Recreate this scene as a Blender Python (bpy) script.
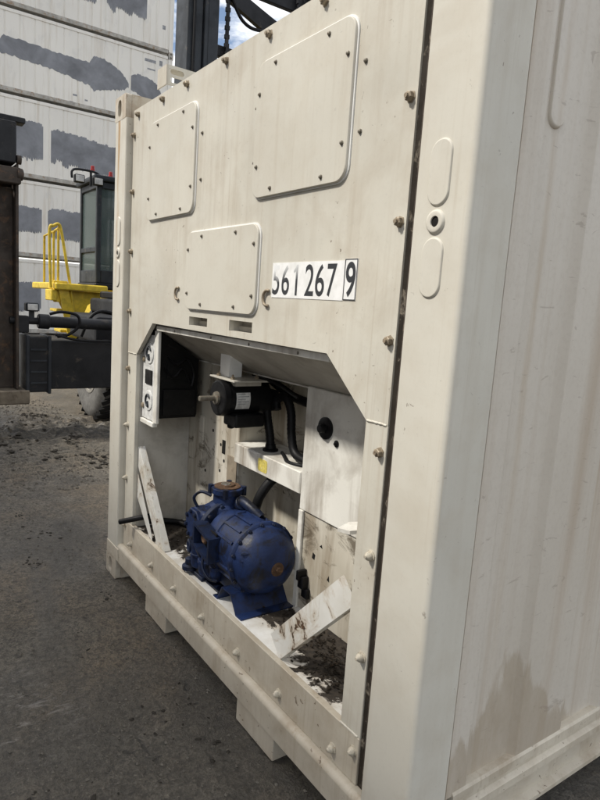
import bpy, bmesh, math, random
from mathutils import Vector, Matrix, noise
R = math.radians
random.seed(7)
scene = bpy.context.scene
for o in list(bpy.data.objects):
    bpy.data.objects.remove(o)
C = scene.collection

# ------------------------------------------------------------------ camera
cam_d = bpy.data.cameras.new('camera')
cam = bpy.data.objects.new('camera', cam_d)
C.objects.link(cam)
scene.camera = cam
cam_d.sensor_fit = 'HORIZONTAL'
cam_d.sensor_width = 36.0
cam_d.lens = 611.86 / 600.0 * 36.0
cam_d.clip_start = 0.02
cam_d.clip_end = 3000
yaw, pit, rol = R(54.6226), R(8.6373), R(3.8677)
fw = Vector((-math.sin(yaw) * math.cos(pit), math.cos(yaw) * math.cos(pit), -math.sin(pit)))
rt = fw.cross(Vector((0, 0, 1))).normalized()
up = rt.cross(fw)
r2 = rt * math.cos(rol) + up * math.sin(rol)
u2 = -rt * math.sin(rol) + up * math.cos(rol)
m = Matrix((r2, u2, -fw)).transposed().to_4x4()
m.translation = Vector((0.9408, -1.0916, 1.5877))
cam.matrix_world = m

# ------------------------------------------------------------------ sky and sun
SUN_EL, SUN_AZ = R(49), R(22)          # azimuth: from straight in front of the end wall towards its left
sdir = Vector((-math.sin(SUN_AZ) * math.cos(SUN_EL), -math.cos(SUN_AZ) * math.cos(SUN_EL), math.sin(SUN_EL)))
world = bpy.data.worlds.new('World')
scene.world = world
world.use_nodes = True
wn = world.node_tree
wn.nodes.clear()
wo = wn.nodes.new('ShaderNodeOutputWorld')
bg = wn.nodes.new('ShaderNodeBackground')
sky = wn.nodes.new('ShaderNodeTexSky')
sky.sky_type = 'NISHITA'
sky.sun_disc = False
sky.sun_elevation = SUN_EL
sky.sun_rotation = math.atan2(sdir.x, sdir.y)
sky.air_density = 1.0
sky.dust_density = 2.0
tc = wn.nodes.new('ShaderNodeTexCoord')
mp = wn.nodes.new('ShaderNodeMapping')
mp.inputs['Scale'].default_value = (1.0, 1.0, 2.6)
mp.inputs['Location'].default_value = (1.7, 0.6, 0.3)
cn = wn.nodes.new('ShaderNodeTexNoise')
cn.inputs['Scale'].default_value = 4.6
cn.inputs['Detail'].default_value = 8
cn.inputs['Roughness'].default_value = 0.6
cr = wn.nodes.new('ShaderNodeValToRGB')
cr.color_ramp.elements[0].position = 0.42
cr.color_ramp.elements[1].position = 0.58
mx = wn.nodes.new('ShaderNodeMix')
mx.data_type = 'RGBA'
mx.inputs[7].default_value = (11.2, 11.1, 10.9, 1)      # cloud radiance before the world strength
wn.links.new(tc.outputs['Generated'], mp.inputs['Vector'])
wn.links.new(mp.outputs[0], cn.inputs['Vector'])
wn.links.new(cn.outputs[0], cr.inputs[0])
wn.links.new(cr.outputs[0], mx.inputs[0])
wn.links.new(sky.outputs[0], mx.inputs[6])
wn.links.new(mx.outputs[2], bg.inputs['Color'])
bg.inputs['Strength'].default_value = 0.12
wn.links.new(bg.outputs[0], wo.inputs['Surface'])

sl = bpy.data.lights.new('sun', 'SUN')
sl.energy = 3.2
sl.angle = R(5.0)
sl.color = (1.0, 0.955, 0.87)
so = bpy.data.objects.new('sun', sl)
C.objects.link(so)
so.rotation_euler = sdir.to_track_quat('Z', 'Y').to_euler()
so.location = (0, -5, 12)
scene.view_settings.view_transform = 'Standard'
scene.view_settings.look = 'None'
scene.view_settings.gamma = 1.0
scene.view_settings.use_curve_mapping = False
scene.view_settings.exposure = 0.4

# ------------------------------------------------------------------ materials
class NT:
    def __init__(s, name):
        s.m = bpy.data.materials.new(name)
        s.m.use_nodes = True
        s.t = s.m.node_tree
        s.b = s.t.nodes['Principled BSDF']
        g = s.t.nodes.new('ShaderNodeNewGeometry')
        s.pos = g.outputs['Position']
        s.nrm = g.outputs['Normal']

    def link(s, a, b):
        s.t.links.new(a, b)

    def val(s, sock, v):
        if hasattr(v, 'links'):
            s.link(v, sock)
        else:
            sock.default_value = v if not (isinstance(v, tuple) and len(v) == 3 and len(sock.default_value) == 4) else (*v, 1)

    def scaled(s, sc, off=(0, 0, 0)):
        n = s.t.nodes.new('ShaderNodeMapping')
        n.inputs['Scale'].default_value = sc
        n.inputs['Location'].default_value = off
        s.link(s.pos, n.inputs['Vector'])
        return n.outputs[0]

    def noise(s, sc, detail=5, rough=0.55, dist=0, off=(0, 0, 0)):
        n = s.t.nodes.new('ShaderNodeTexNoise')
        n.inputs['Scale'].default_value = 1.0
        n.inputs['Detail'].default_value = detail
        n.inputs['Roughness'].default_value = rough
        n.inputs['Distortion'].default_value = dist
        if not isinstance(sc, tuple):
            sc = (sc, sc, sc)
        s.link(s.scaled(sc, off), n.inputs['Vector'])
        return n.outputs[0]

    def voro(s, sc, feat='F1'):
        n = s.t.nodes.new('ShaderNodeTexVoronoi')
        n.feature = feat
        n.inputs['Scale'].default_value = 1.0
        s.link(s.scaled((sc, sc, sc)), n.inputs['Vector'])
        return n.outputs['Distance']

    def ramp(s, f, a, b, lo=0.0, hi=1.0):
        n = s.t.nodes.new('ShaderNodeMapRange')
        n.clamp = True
        s.link(f, n.inputs[0])
        n.inputs[1].default_value = a
        n.inputs[2].default_value = b
        n.inputs[3].default_value = lo
        n.inputs[4].default_value = hi
        return n.outputs[0]

    def math(s, op, a, b=0.0):
        n = s.t.nodes.new('ShaderNodeMath')
        n.operation = op
        s.val(n.inputs[0], a)
        s.val(n.inputs[1], b)
        return n.outputs[0]

    def mix(s, f, a, b, blend='MIX'):
        n = s.t.nodes.new('ShaderNodeMix')
        n.data_type = 'RGBA'
        n.blend_type = blend
        s.val(n.inputs[0], f)
        s.val(n.inputs[6], a)
        s.val(n.inputs[7], b)
        return n.outputs[2]

    def axis(s, i):
        n = s.t.nodes.new('ShaderNodeSeparateXYZ')
        s.link(s.pos, n.inputs[0])
        return n.outputs[i]

    def bump(s, h, strength, dist, prev=None):
        n = s.t.nodes.new('ShaderNodeBump')
        n.inputs['Strength'].default_value = strength
        n.inputs['Distance'].default_value = dist
        s.link(h, n.inputs['Height'])
        if prev is not None:
            s.link(prev, n.inputs['Normal'])
        return n.outputs[0]

    def out(s, col=None, rough=None, bump=None, metal=None):
        if col is not None:
            s.val(s.b.inputs['Base Color'], col)
        if rough is not None:
            s.val(s.b.inputs['Roughness'], rough)
        if metal is not None:
            s.val(s.b.inputs['Metallic'], metal)
        if bump is not None:
            s.link(bump, s.b.inputs['Normal'])
        return s.m


def paint(name, base, dirt=(0.30, 0.25, 0.18), dirt_amt=0.5, streak=(16, 16, 0.7), chips=0.3, chip_col=(0.10, 0.06, 0.035),
          rough=0.5, orange=0.25, wave=0.25, vary=0.10, thr=(0.52, 0.80), cloud=0.55, drips=0.0, chip_thr=0.70):
    n = NT(name)
    big = n.noise(1.3, 4, 0.5)
    col = n.mix(n.ramp(big, 0.3, 0.7), tuple(c * (1 - vary) for c in base), tuple(min(1, c * (1 + vary * 0.6)) for c in base))
    cl = n.noise(6, 7, 0.65, 0.4, (3, 1, 2))
    col = n.mix(n.math('MULTIPLY', n.ramp(cl, 0.45, 0.72), min(1.0, dirt_amt * cloud)), col, dirt)
    if drips:
        dr = n.noise((75, 75, 0.9), 4, 0.6, 0.1, (2, 2, 0.5))
        dg = n.ramp(n.noise((5, 5, 1.1), 4, 0.5, 0, (6, 1, 3)), 0.48, 0.62)
        col = n.mix(n.math('MULTIPLY', n.math('MULTIPLY', n.ramp(dr, 0.54, 0.68), dg), drips), col, dirt)
    st = n.noise(streak, 6, 0.6, 0.0, (0.7, 0.2, 0.1))
    msk = n.math('MULTIPLY', n.ramp(st, thr[0], thr[1]), n.ramp(n.noise(1.7, 3, 0.5, 0, (5, 5, 5)), 0.35, 0.65))
    col = n.mix(n.math('MULTIPLY', msk, dirt_amt), col, dirt)
    fine = n.noise(90, 3, 0.6)
    col = n.mix(n.ramp(fine, 0.55, 0.8, 0, 0.18), col, tuple(c * 0.6 for c in base))
    ch = n.noise(42, 4, 0.6, 0.6)
    reg = n.ramp(n.noise(3.1, 3, 0.5, 0, (8, 2, 4)), 0.45, 0.6)
    cm = n.math('MULTIPLY', n.ramp(ch, chip_thr, chip_thr + 0.03), n.math('MULTIPLY', reg, chips))
    col = n.mix(cm, col, chip_col)
    rg = n.ramp(n.noise(11, 4), 0.3, 0.7, rough - 0.08, rough + 0.14)
    bp = n.bump(n.noise(260, 2, 0.5), orange * 0.25, 0.001)
    bp = n.bump(n.noise(3.2, 2, 0.45), wave, 0.02, bp)
    n.val(n.b.inputs['Specular IOR Level'], 0.35)
    return n.out(col, rg, bp)


CREAM = (0.565, 0.54, 0.468)
M = {}
M['cream'] = paint('cream_container_paint', CREAM, dirt=(0.33, 0.26, 0.18), dirt_amt=0.55, chips=0.8, wave=0.4, streak=(22, 22, 0.8), thr=(0.50, 0.74), vary=0.13, drips=0.28, chip_thr=0.67)
M['cream_rail'] = paint('cream_paint_dusty', (0.55, 0.50, 0.41), dirt=(0.29, 0.22, 0.145), dirt_amt=0.9, streak=(22, 22, 5), chips=0.9, wave=0.3, vary=0.2, cloud=0.6, drips=0.4, chip_thr=0.65)
M['cream_post'] = paint('cream_post_paint', (0.585, 0.56, 0.49), dirt=(0.36, 0.29, 0.20), dirt_amt=0.40, chips=0.7, wave=0.2, drips=0.35, chip_thr=0.68)
def add_streak():
    n = NT.__new__(NT)
    n.m = M['cream_post']
    n.t = n.m.node_tree
    n.b = n.t.nodes['Principled BSDF']
    g = n.t.nodes.new('ShaderNodeNewGeometry')
    n.pos = g.outputs['Position']
    old = n.b.inputs['Base Color'].links[0].from_socket
    x = n.axis(0)
    z = n.axis(2)
    wob = n.math('MULTIPLY', n.math('SUBTRACT', n.noise((1, 1, 9), 3), 0.5), 0.02)
    d = n.math('ABSOLUTE', n.math('ADD', n.math('ADD', x, 2.372), wob))
    m1 = n.ramp(d, 0.006, 0.026, 1, 0)
    m2 = n.math('MULTIPLY', m1, n.ramp(z, 1.5, 2.40, 0.0, 1.0))
    m3 = n.math('MULTIPLY', m2, n.ramp(n.noise((60, 60, 4), 4), 0.35, 0.55))
    n.val(n.b.inputs['Base Color'], n.mix(m3, old, (0.36, 0.22, 0.09)))


add_streak()
M['cover'] = paint('cream_cover_paint', (0.575, 0.55, 0.478), dirt=(0.36, 0.29, 0.20), dirt_amt=0.40, streak=(40, 40, 1.2), chips=0.25, wave=0.10)
M['casting'] = paint('rusty_casting_paint', (0.55, 0.50, 0.41), dirt=(0.27, 0.17, 0.09), dirt_amt=1.0, streak=(30, 30, 4), chips=1.0, chip_col=(0.15, 0.07, 0.03), wave=0.2, vary=0.2, cloud=0.7, chip_thr=0.60)
M['white_bead'] = paint('white_sealant', (0.80, 0.80, 0.78), dirt_amt=0.2, chips=0.1, rough=0.55)
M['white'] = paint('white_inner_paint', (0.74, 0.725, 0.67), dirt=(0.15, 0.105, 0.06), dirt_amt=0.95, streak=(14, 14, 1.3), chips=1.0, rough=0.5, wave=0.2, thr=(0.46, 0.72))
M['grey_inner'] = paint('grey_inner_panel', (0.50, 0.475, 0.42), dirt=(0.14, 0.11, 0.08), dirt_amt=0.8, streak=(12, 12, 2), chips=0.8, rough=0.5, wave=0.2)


def mk_brace():
    n = NT('rust_bitten_white_bar')
    col = n.mix(n.ramp(n.noise(5, 4), 0.35, 0.65), (0.74, 0.73, 0.69), (0.60, 0.58, 0.52))
    a = n.noise((9, 9, 7), 7, 0.68, 0.7, (2.3, 0, 1.1))
    col = n.mix(n.ramp(a, 0.49, 0.60, 0, 0.6), col, (0.40, 0.29, 0.17))
    col = n.mix(n.ramp(a, 0.575, 0.61), col, n.mix(n.ramp(n.noise(70, 4, 0.7), 0.35, 0.65), (0.035, 0.022, 0.014), (0.13, 0.07, 0.035)))
    sc = n.noise((60, 60, 6), 4, 0.6, 0.3)
    col = n.mix(n.ramp(sc, 0.60, 0.70, 0, 0.5), col, (0.33, 0.29, 0.23))
    bp = n.bump(n.ramp(a, 0.60, 0.65), 0.5, -0.003)
    bp = n.bump(n.noise(120, 3), 0.12, 0.002, bp)
    return n.out(col, 0.55, bp)


M['brace'] = mk_brace()


def mk_floor():
    n = NT('peeling_white_floor')
    base = n.mix(n.ramp(n.noise(9, 5), 0.35, 0.65), (0.80, 0.80, 0.78), (0.58, 0.55, 0.49))
    a = n.noise(7.5, 8, 0.72, 0.9, (1.2, 0.4, 0))
    x = n.axis(0)
    y = n.axis(1)
    # two heaps of sodden dirt lie on the floor: right corner and left rear corner
    def heap(cx, cy, rx, ry):
        dx = n.math('DIVIDE', n.math('SUBTRACT', x, cx), rx)
        dy = n.math('DIVIDE', n.math('SUBTRACT', y, cy), ry)
        d = n.math('ADD', n.math('MULTIPLY', dx, dx), n.math('MULTIPLY', dy, dy))
        return n.ramp(d, 0.0, 1.6, 0.26, 0.0)
    h = n.math('ADD', n.math('ADD', heap(-0.55, 0.22, 0.25, 0.16), heap(-0.83, 0.25, 0.2, 0.10)), heap(-1.95, 0.22, 0.35, 0.20))
    msk = n.ramp(n.math('ADD', a, h), 0.615, 0.645)
    dirt = n.mix(n.ramp(n.noise(60, 5, 0.7), 0.3, 0.7), (0.010, 0.008, 0.007), (0.052, 0.040, 0.028))
    stain = n.mix(n.ramp(n.math('ADD', a, h), 0.55, 0.62, 0, 0.35), base, (0.30, 0.21, 0.12))
    col = n.mix(msk, stain, dirt)
    bp = n.bump(n.noise(80, 4, 0.7), 0.35, 0.004)
    bp = n.bump(msk, 0.6, 0.004, bp)
    return n.out(col, n.ramp(msk, 0, 1, 0.45, 0.9), bp)


M['floor'] = mk_floor()


def mk_wall_grimy():
    n = NT('grimy_white_backwall')
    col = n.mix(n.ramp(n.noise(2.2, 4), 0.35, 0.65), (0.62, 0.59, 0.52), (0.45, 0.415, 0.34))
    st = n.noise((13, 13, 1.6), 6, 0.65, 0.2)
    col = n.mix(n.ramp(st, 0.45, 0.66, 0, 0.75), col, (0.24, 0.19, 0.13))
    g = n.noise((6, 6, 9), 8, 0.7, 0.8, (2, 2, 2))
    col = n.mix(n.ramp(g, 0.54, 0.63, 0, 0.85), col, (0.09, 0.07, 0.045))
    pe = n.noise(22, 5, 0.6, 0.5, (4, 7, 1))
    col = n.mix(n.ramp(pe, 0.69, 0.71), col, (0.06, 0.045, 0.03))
    bp = n.bump(n.noise(140, 3, 0.6), 0.15, 0.002)
    bp = n.bump(n.noise(5, 2), 0.2, 0.02, bp)
    return n.out(col, 0.55, bp)


M['wall_in'] = mk_wall_grimy()


def mk_side():
    n = NT('dirty_side_panel_paint')
    col = n.mix(n.ramp(n.noise((1.2, 1.6, 0.6), 5), 0.35, 0.65), (0.595, 0.552, 0.485), (0.525, 0.482, 0.415))
    # long soft runs, brown and pale
    st = n.noise((1, 7.5, 0.22), 5, 0.6, 0.25, (0, 0.35, 0))
    col = n.mix(n.ramp(st, 0.50, 0.68, 0, 0.5), col, (0.37, 0.285, 0.20))
    st3 = n.noise((1, 12, 0.25), 5, 0.6, 0.2, (0, 4.35, 1))
    col = n.mix(n.ramp(st3, 0.55, 0.75, 0, 0.30), col, (0.66, 0.63, 0.58))
    st2 = n.noise((1, 55, 0.5), 4, 0.6, 0.1, (0, 0.1, 3))
    gate = n.ramp(n.noise((1, 3, 0.9), 3, 0.5, 0, (0, 7, 1)), 0.45, 0.65)
    col = n.mix(n.math('MULTIPLY', n.ramp(st2, 0.58, 0.72, 0, 0.4), gate), col, (0.33, 0.23, 0.13))
    y = n.axis(1)
    z = n.axis(2)
    # two drip trails that ran down from the roof edge
    for yc, wd, zt, zb, am in ((0.715, 0.010, 2.6, 0.35, 0.75), (0.745, 0.006, 2.6, 0.7, 0.5), (0.068, 0.010, 2.6, 1.6, 0.55), (0.31, 0.012, 2.6, 0.5, 0.35)):
        wob = n.math('MULTIPLY', n.math('SUBTRACT', n.noise((1, 1, 2.5), 3, 0.5, 0, (yc * 9, 0, 0)), 0.5), 0.03)
        d = n.math('ABSOLUTE', n.math('SUBTRACT', n.math('ADD', y, wob), yc))
        mk = n.math('MULTIPLY', n.ramp(d, wd * 0.3, wd * 1.6, am, 0), n.ramp(z, zb, zb + 0.5))
        mk = n.math('MULTIPLY', mk, n.ramp(n.noise((1, 30, 3), 4, 0.6), 0.3, 0.6))
        col = n.mix(mk, col, (0.34, 0.235, 0.12))
    # brown run-off collected in the low corner
    dy = n.math('ABSOLUTE', n.math('SUBTRACT', y, 0.42))
    ed = n.math('ADD', n.math('MULTIPLY', n.noise((1, 9, 2.2), 6, 0.65, 0.4), 0.42), n.math('MULTIPLY', dy, -0.8))
    tide = n.ramp(n.math('SUBTRACT', n.math('ADD', ed, 0.40), z), 0.0, 0.035, 0, 0.62)
    tide = n.math('MULTIPLY', tide, n.ramp(n.noise((1, 22, 10), 6, 0.7), 0.25, 0.6, 0.6, 1.0))
    col = n.mix(tide, col, (0.335, 0.27, 0.19))
    sc = n.noise((1, 6, 20), 5, 0.65, 2.2, (0, 4, 2))
    col = n.mix(n.ramp(sc, 0.645, 0.67, 0, 0.4), col, (0.27, 0.22, 0.18))
    fine = n.noise(70, 5, 0.7)
    col = n.mix(n.ramp(fine, 0.48, 0.78, 0, 0.25), col, (0.34, 0.29, 0.23))
    bp = n.bump(n.noise(200, 2), 0.06, 0.001)
    bp = n.bump(n.noise((1, 5, 2.6), 4, 0.5), 0.55, 0.02, bp)
    n.val(n.b.inputs['Specular IOR Level'], 0.3)
    return n.out(col, n.ramp(st, 0.4, 0.6, 0.45, 0.65), bp)


M['side'] = mk_side()


def metal(name, base, rough=0.5, rust=0.0, metalic=0.0, rustcol=(0.12, 0.05, 0.02), bumpv=0.2, sc=18):
    n = NT(name)
    if max(base) < 0.05:
        n.b.inputs['Specular IOR Level'].default_value = 0.22
    a = n.noise(sc, 6, 0.65, 0.3)
    col = n.mix(n.ramp(a, 0.35, 0.7), base, tuple(c * 0.55 for c in base))
    if rust:
        r = n.noise(sc * 1.4, 7, 0.7, 0.5, (3, 3, 3))
        col = n.mix(n.ramp(r, 0.62 - rust * 0.2, 0.70 - rust * 0.1, 0, 1), col, rustcol)
    bp = n.bump(n.noise(sc * 9, 3, 0.6), bumpv, 0.002)
    return n.out(col, n.ramp(a, 0.3, 0.7, rough - 0.1, rough + 0.15), bp, metalic)


M['bolt'] = metal('weathered_bolt', (0.34, 0.28, 0.20), 0.55, 0.35, 0.2, (0.13, 0.08, 0.045), sc=70)
M['bolt_paint'] = metal('painted_bolt', (0.55, 0.50, 0.40), 0.55, 0.25, 0, (0.25, 0.17, 0.10), sc=70)
M['screw'] = metal('dull_screw', (0.22, 0.20, 0.16), 0.5, 0.3, 0.4, sc=90)
M['black'] = metal('black_enamel', (0.007, 0.007, 0.008), 0.45, 0.0, 0, sc=20)
M['black_box'] = metal('black_dirty_plastic', (0.005, 0.005, 0.005), 0.6, 0.12, 0, (0.018, 0.016, 0.014), sc=14)
M['rubber'] = metal('black_rubber', (0.007, 0.007, 0.008), 0.5, 0.0, 0, sc=25)
M['steel'] = metal('bare_steel', (0.42, 0.40, 0.37), 0.35, 0.1, 0.9, sc=40)
M['blue'] = metal('blue_machine_paint', (0.016, 0.040, 0.125), 0.42, 0.28, 0.0, (0.012, 0.014, 0.022), sc=16)
M['blue_dark'] = metal('blue_oily_paint', (0.010, 0.024, 0.075), 0.40, 0.35, 0.0, (0.012, 0.012, 0.016), sc=20)
def mk_cast(name, base):
    n = NT(name)
    a = n.noise(9, 6, 0.65, 0.5)
    col = n.mix(n.ramp(a, 0.35, 0.65), base, tuple(c * 0.55 for c in base))
    g = n.noise(15, 7, 0.7, 0.8, (3, 3, 3))
    col = n.mix(n.ramp(g, 0.47, 0.62, 0, 0.92), col, (0.009, 0.009, 0.011))
    d = n.noise(34, 6, 0.7, 0.4, (1, 5, 2))
    col = n.mix(n.ramp(d, 0.66, 0.78, 0, 0.45), col, (0.09, 0.075, 0.058))
    bp = n.bump(n.noise(150, 4, 0.7), 0.45, 0.002)
    bp = n.bump(n.noise(28, 4, 0.6), 0.25, 0.006, bp)
    n.b.inputs['Specular IOR Level'].default_value = 0.35
    return n.out(col, n.ramp(g, 0.40, 0.65, 0.58, 0.36), bp)


M['blue'] = mk_cast('blue_cast_paint', (0.011, 0.028, 0.100))
M['blue_dark'] = mk_cast('blue_oily_cast_paint', (0.007, 0.016, 0.050))
M['rust'] = metal('brown_rust', (0.10, 0.055, 0.030), 0.8, 0.3, 0.2, (0.22, 0.12, 0.06), sc=40)
M['rust_pale'] = metal('flaking_painted_gasket', (0.075, 0.055, 0.04), 0.85, 0.35, 0, (0.26, 0.22, 0.17), sc=14)
M['gasket'] = metal('black_gasket_grime', (0.030, 0.024, 0.018), 0.85, 0.25, 0, (0.22, 0.19, 0.15), sc=11)
M['rust_tan'] = metal('tan_stained_plate', (0.30, 0.25, 0.185), 0.7, 0.3, 0, (0.14, 0.10, 0.065), sc=12)
M['hole'] = metal('painted_hole_dark', (0.012, 0.011, 0.010), 0.8, 0.0)  # near-black colour stands in for the shade inside holes
M['label_white'] = metal('white_label', (0.74, 0.74, 0.72), 0.5, 0.0, bumpv=0.02, sc=30)
M['yellow_label'] = metal('faded_yellow_sticker', (0.72, 0.60, 0.14), 0.5, 0.15, 0, (0.6, 0.58, 0.5), bumpv=0.02, sc=60)
M['rusty_dark'] = metal('dark_rusty_steel', (0.060, 0.046, 0.036), 0.75, 0.45, 0.1, (0.115, 0.066, 0.038), sc=7)
M['machine_black'] = metal('dusty_black_machine_paint', (0.022, 0.023, 0.026), 0.5, 0.15, 0, (0.06, 0.052, 0.044), sc=4)
M['machine_grey'] = metal('charcoal_machine_paint', (0.036, 0.041, 0.048), 0.45, 0.1, 0, (0.09, 0.08, 0.07), sc=4)
M['yellow'] = metal('yellow_machine_paint', (0.80, 0.575, 0.04), 0.45, 0.05, 0, (0.45, 0.30, 0.05), sc=9)
M['tyre'] = metal('dusty_tyre', (0.16, 0.155, 0.145), 0.85, 0.3, 0, (0.07, 0.068, 0.064), sc=14)
M['tyre_dark'] = metal('black_tyre_tread', (0.025, 0.025, 0.025), 0.85, 0.2, 0, (0.06, 0.055, 0.05), sc=14)
M['rim'] = metal('dusty_grey_rim', (0.36, 0.34, 0.30), 0.7, 0.3, 0, (0.22, 0.19, 0.15), sc=14)
M['lamp'] = metal('pale_lamp_lens', (0.62, 0.62, 0.60), 0.2, 0.0)
M['red'] = metal('red_beacon_plastic', (0.45, 0.02, 0.02), 0.3, 0.0)
M['wood_block'] = metal('muddy_steel_shoe', (0.20, 0.165, 0.12), 0.8, 0.4, 0, (0.09, 0.065, 0.045), sc=9)


def mk_glass():
    n = NT('dark_cab_glass')
    n.b.inputs['Base Color'].default_value = (0.10, 0.135, 0.13, 1)
    n.b.inputs['Roughness'].default_value = 0.06
    n.b.inputs['Specular IOR Level'].default_value = 0.7
    n.b.inputs['Alpha'].default_value = 0.6
    return n.m


M['glass'] = mk_glass()


def mk_decal():
    n = NT('white_number_decal')
    col = n.mix(n.ramp(n.noise(30, 5), 0.4, 0.7), (0.84, 0.84, 0.83), (0.72, 0.72, 0.70))
    pe = n.noise(55, 4, 0.6, 0.6)
    col = n.mix(n.ramp(pe, 0.73, 0.75), col, (0.5, 0.47, 0.40))
    return n.out(col, 0.45)


M['decal'] = mk_decal()


def mk_digit(name, fade):
    n = NT(name)
    z = n.axis(2)
    x = n.axis(0)
    w = n.noise((40, 40, 14), 5, 0.65, 0.3)
    f = n.math('ADD', n.math('MULTIPLY', n.ramp(z, 1.645, 1.72), fade), n.math('MULTIPLY', n.math('SUBTRACT', w, 0.5), 0.9))
    col = n.mix(n.ramp(f, 0.3, 0.9), (0.028, 0.030, 0.034), (0.74, 0.75, 0.75))
    return n.out(col, 0.5)


M['digit_faded2'] = mk_digit('worn_black_print_heavy', 1.25)
M['digit_faded'] = mk_digit('worn_black_print', 0.75)
M['digit'] = mk_digit('black_print', 0.18)


def mk_ground():
    n = NT('damp_gritty_asphalt')
    big = n.noise(0.55, 5, 0.55, 0.3)
    col = n.mix(n.ramp(big, 0.36, 0.64), (0.165, 0.147, 0.117), (0.25, 0.22, 0.172))
    br = n.noise(1.4, 5, 0.6, 0.5, (4, 9, 0))
    col = n.mix(n.ramp(br, 0.44, 0.62, 0, 0.8), col, (0.235, 0.182, 0.120))
    wet = n.noise((0.8, 1.3, 1), 5, 0.6, 0.6, (7, 3, 0))
    col = n.mix(n.ramp(wet, 0.47, 0.60, 0, 0.75), col, (0.108, 0.098, 0.080))
    mot = n.noise(7.5, 6, 0.7, 0.6, (3, 3, 0))
    col = n.mix(n.ramp(mot, 0.40, 0.60, 0.45, 0), col, (0.070, 0.062, 0.050))
    mid = n.noise(42, 5, 0.7, 0.3)
    col = n.mix(n.ramp(mid, 0.40, 0.55, 0.68, 0), col, (0.040, 0.035, 0.028))
    col = n.mix(n.ramp(n.noise(48, 4, 0.65, 0.2, (5, 5, 1)), 0.60, 0.69, 0, 0.6), col, (0.31, 0.275, 0.22))
    fine = n.noise(130, 4, 0.75)
    col = n.mix(n.ramp(fine, 0.40, 0.56, 0.6, 0), col, (0.032, 0.028, 0.023))
    # churned wet mud where the machine turns
    x = n.axis(0)
    zone = n.ramp(n.math('ABSOLUTE', n.math('ADD', n.math('ADD', x, 6.25), n.math('MULTIPLY', n.math('SUBTRACT', n.noise(1.3, 4), 0.5), 1.2))), 0.5, 1.0, 1, 0)
    cl = n.noise((9, 6, 1), 6, 0.72, 0.8, (1, 8, 0))
    col = n.mix(n.math('MULTIPLY', zone, n.ramp(cl, 0.46, 0.56, 0, 0.85)), col, (0.040, 0.037, 0.033))
    col = n.mix(n.math('MULTIPLY', zone, n.ramp(cl, 0.44, 0.36, 0, 0.5)), col, (0.27, 0.25, 0.215))
    hol = n.noise(13, 4, 0.6, 1.2, (9, 2, 0))
    hm = n.math('MULTIPLY', n.ramp(hol, 0.63, 0.67), n.ramp(n.noise(2.1, 3, 0.5, 0, (1, 6, 0)), 0.42, 0.55))
    col = n.mix(n.math('MULTIPLY', hm, 0.8), col, (0.018, 0.016, 0.014))
    sc = n.noise((30, 9, 1), 5, 0.7, 0.8, (2, 5, 0))
    x = n.axis(0)
    y = n.axis(1)
    dx = n.math('SUBTRACT', x, -1.35)
    dy = n.math('SUBTRACT', y, -0.78)
    d2 = n.math('ADD', n.math('MULTIPLY', dx, dx), n.math('MULTIPLY', dy, dy))
    col = n.mix(n.math('MULTIPLY', n.ramp(sc, 0.55, 0.66, 0, 0.75), n.ramp(d2, 0.02, 0.16, 1, 0)), col, (0.30, 0.28, 0.255))
    bp = n.bump(n.noise(120, 6, 0.8), 0.9, 0.007)
    bp = n.bump(mid, 0.7, 0.014, bp)
    bp = n.bump(mot, 0.4, 0.03, bp)
    bp = n.bump(hm, 0.5, -0.008, bp)
    return n.out(col, n.ramp(wet, 0.45, 0.62, 0.75, 0.30), bp)


M['ground'] = mk_ground()


def mk_far(name, base, seed):
    n = NT(name)
    s = seed * 3.7
    col = n.mix(n.ramp(n.noise((0.4, 0.35, 0.5), 4, 0.5, 0, (s, s, 0)), 0.35, 0.65), tuple(c * 0.92 for c in base), base)
    st = n.noise((1, 5.5, 0.35), 6, 0.65, 0.1, (s, 1 + s, 2))
    col = n.mix(n.ramp(st, 0.52, 0.72, 0, 0.42), col, (0.42, 0.33, 0.22))
    gr = n.noise((1, 2.2, 1.1), 6, 0.65, 0.5, (s, 4, s))
    col = n.mix(n.ramp(gr, 0.55, 0.75, 0, 0.35), col, (0.40, 0.40, 0.41))
    ru = n.noise((3, 9, 9), 6, 0.7, 0.3, (2, s, 5))
    col = n.mix(n.ramp(ru, 0.70, 0.73, 0, 0.9), col, (0.16, 0.08, 0.035))
    bp = n.bump(n.noise((1, 1.5, 0.7), 3), 0.3, 0.04)
    return n.out(col, 0.55, bp)


for k in range(5):
    M['far%d' % k] = mk_far('weathered_white_container_%d' % k, (0.78, 0.755, 0.70), k)
M['far_rail'] = metal('grey_rusty_rail', (0.46, 0.44, 0.40), 0.65, 0.45, 0, (0.26, 0.17, 0.10), sc=5)
M['far_patch'] = metal('grey_overpaint', (0.235, 0.245, 0.27), 0.6, 0.0, 0, bumpv=0.05, sc=1.2)
M['far_mark'] = metal('faint_grey_print', (0.30, 0.31, 0.33), 0.6, 0.2, 0, (0.5, 0.5, 0.5), sc=12)
M['stone'] = metal('grey_grit', (0.16, 0.145, 0.12), 0.9, 0.3, 0, (0.07, 0.06, 0.05), sc=60)
M['mud'] = metal('dark_damp_mud', (0.042, 0.037, 0.030), 0.85, 0.3, 0, (0.075, 0.064, 0.05), sc=40)
M['litter'] = metal('black_leaf_litter', (0.022, 0.017, 0.012), 0.9, 0.3, 0, (0.06, 0.04, 0.025), sc=60)

# ------------------------------------------------------------------ mesh helpers
def root(name, loc, label, cat, group=None):
    o = bpy.data.objects.new(name, None)
    o.empty_display_size = 0.2
    C.objects.link(o)
    o.location = loc
    o['label'] = label
    o['category'] = cat
    if group:
        o['group'] = group
    return o


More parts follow.
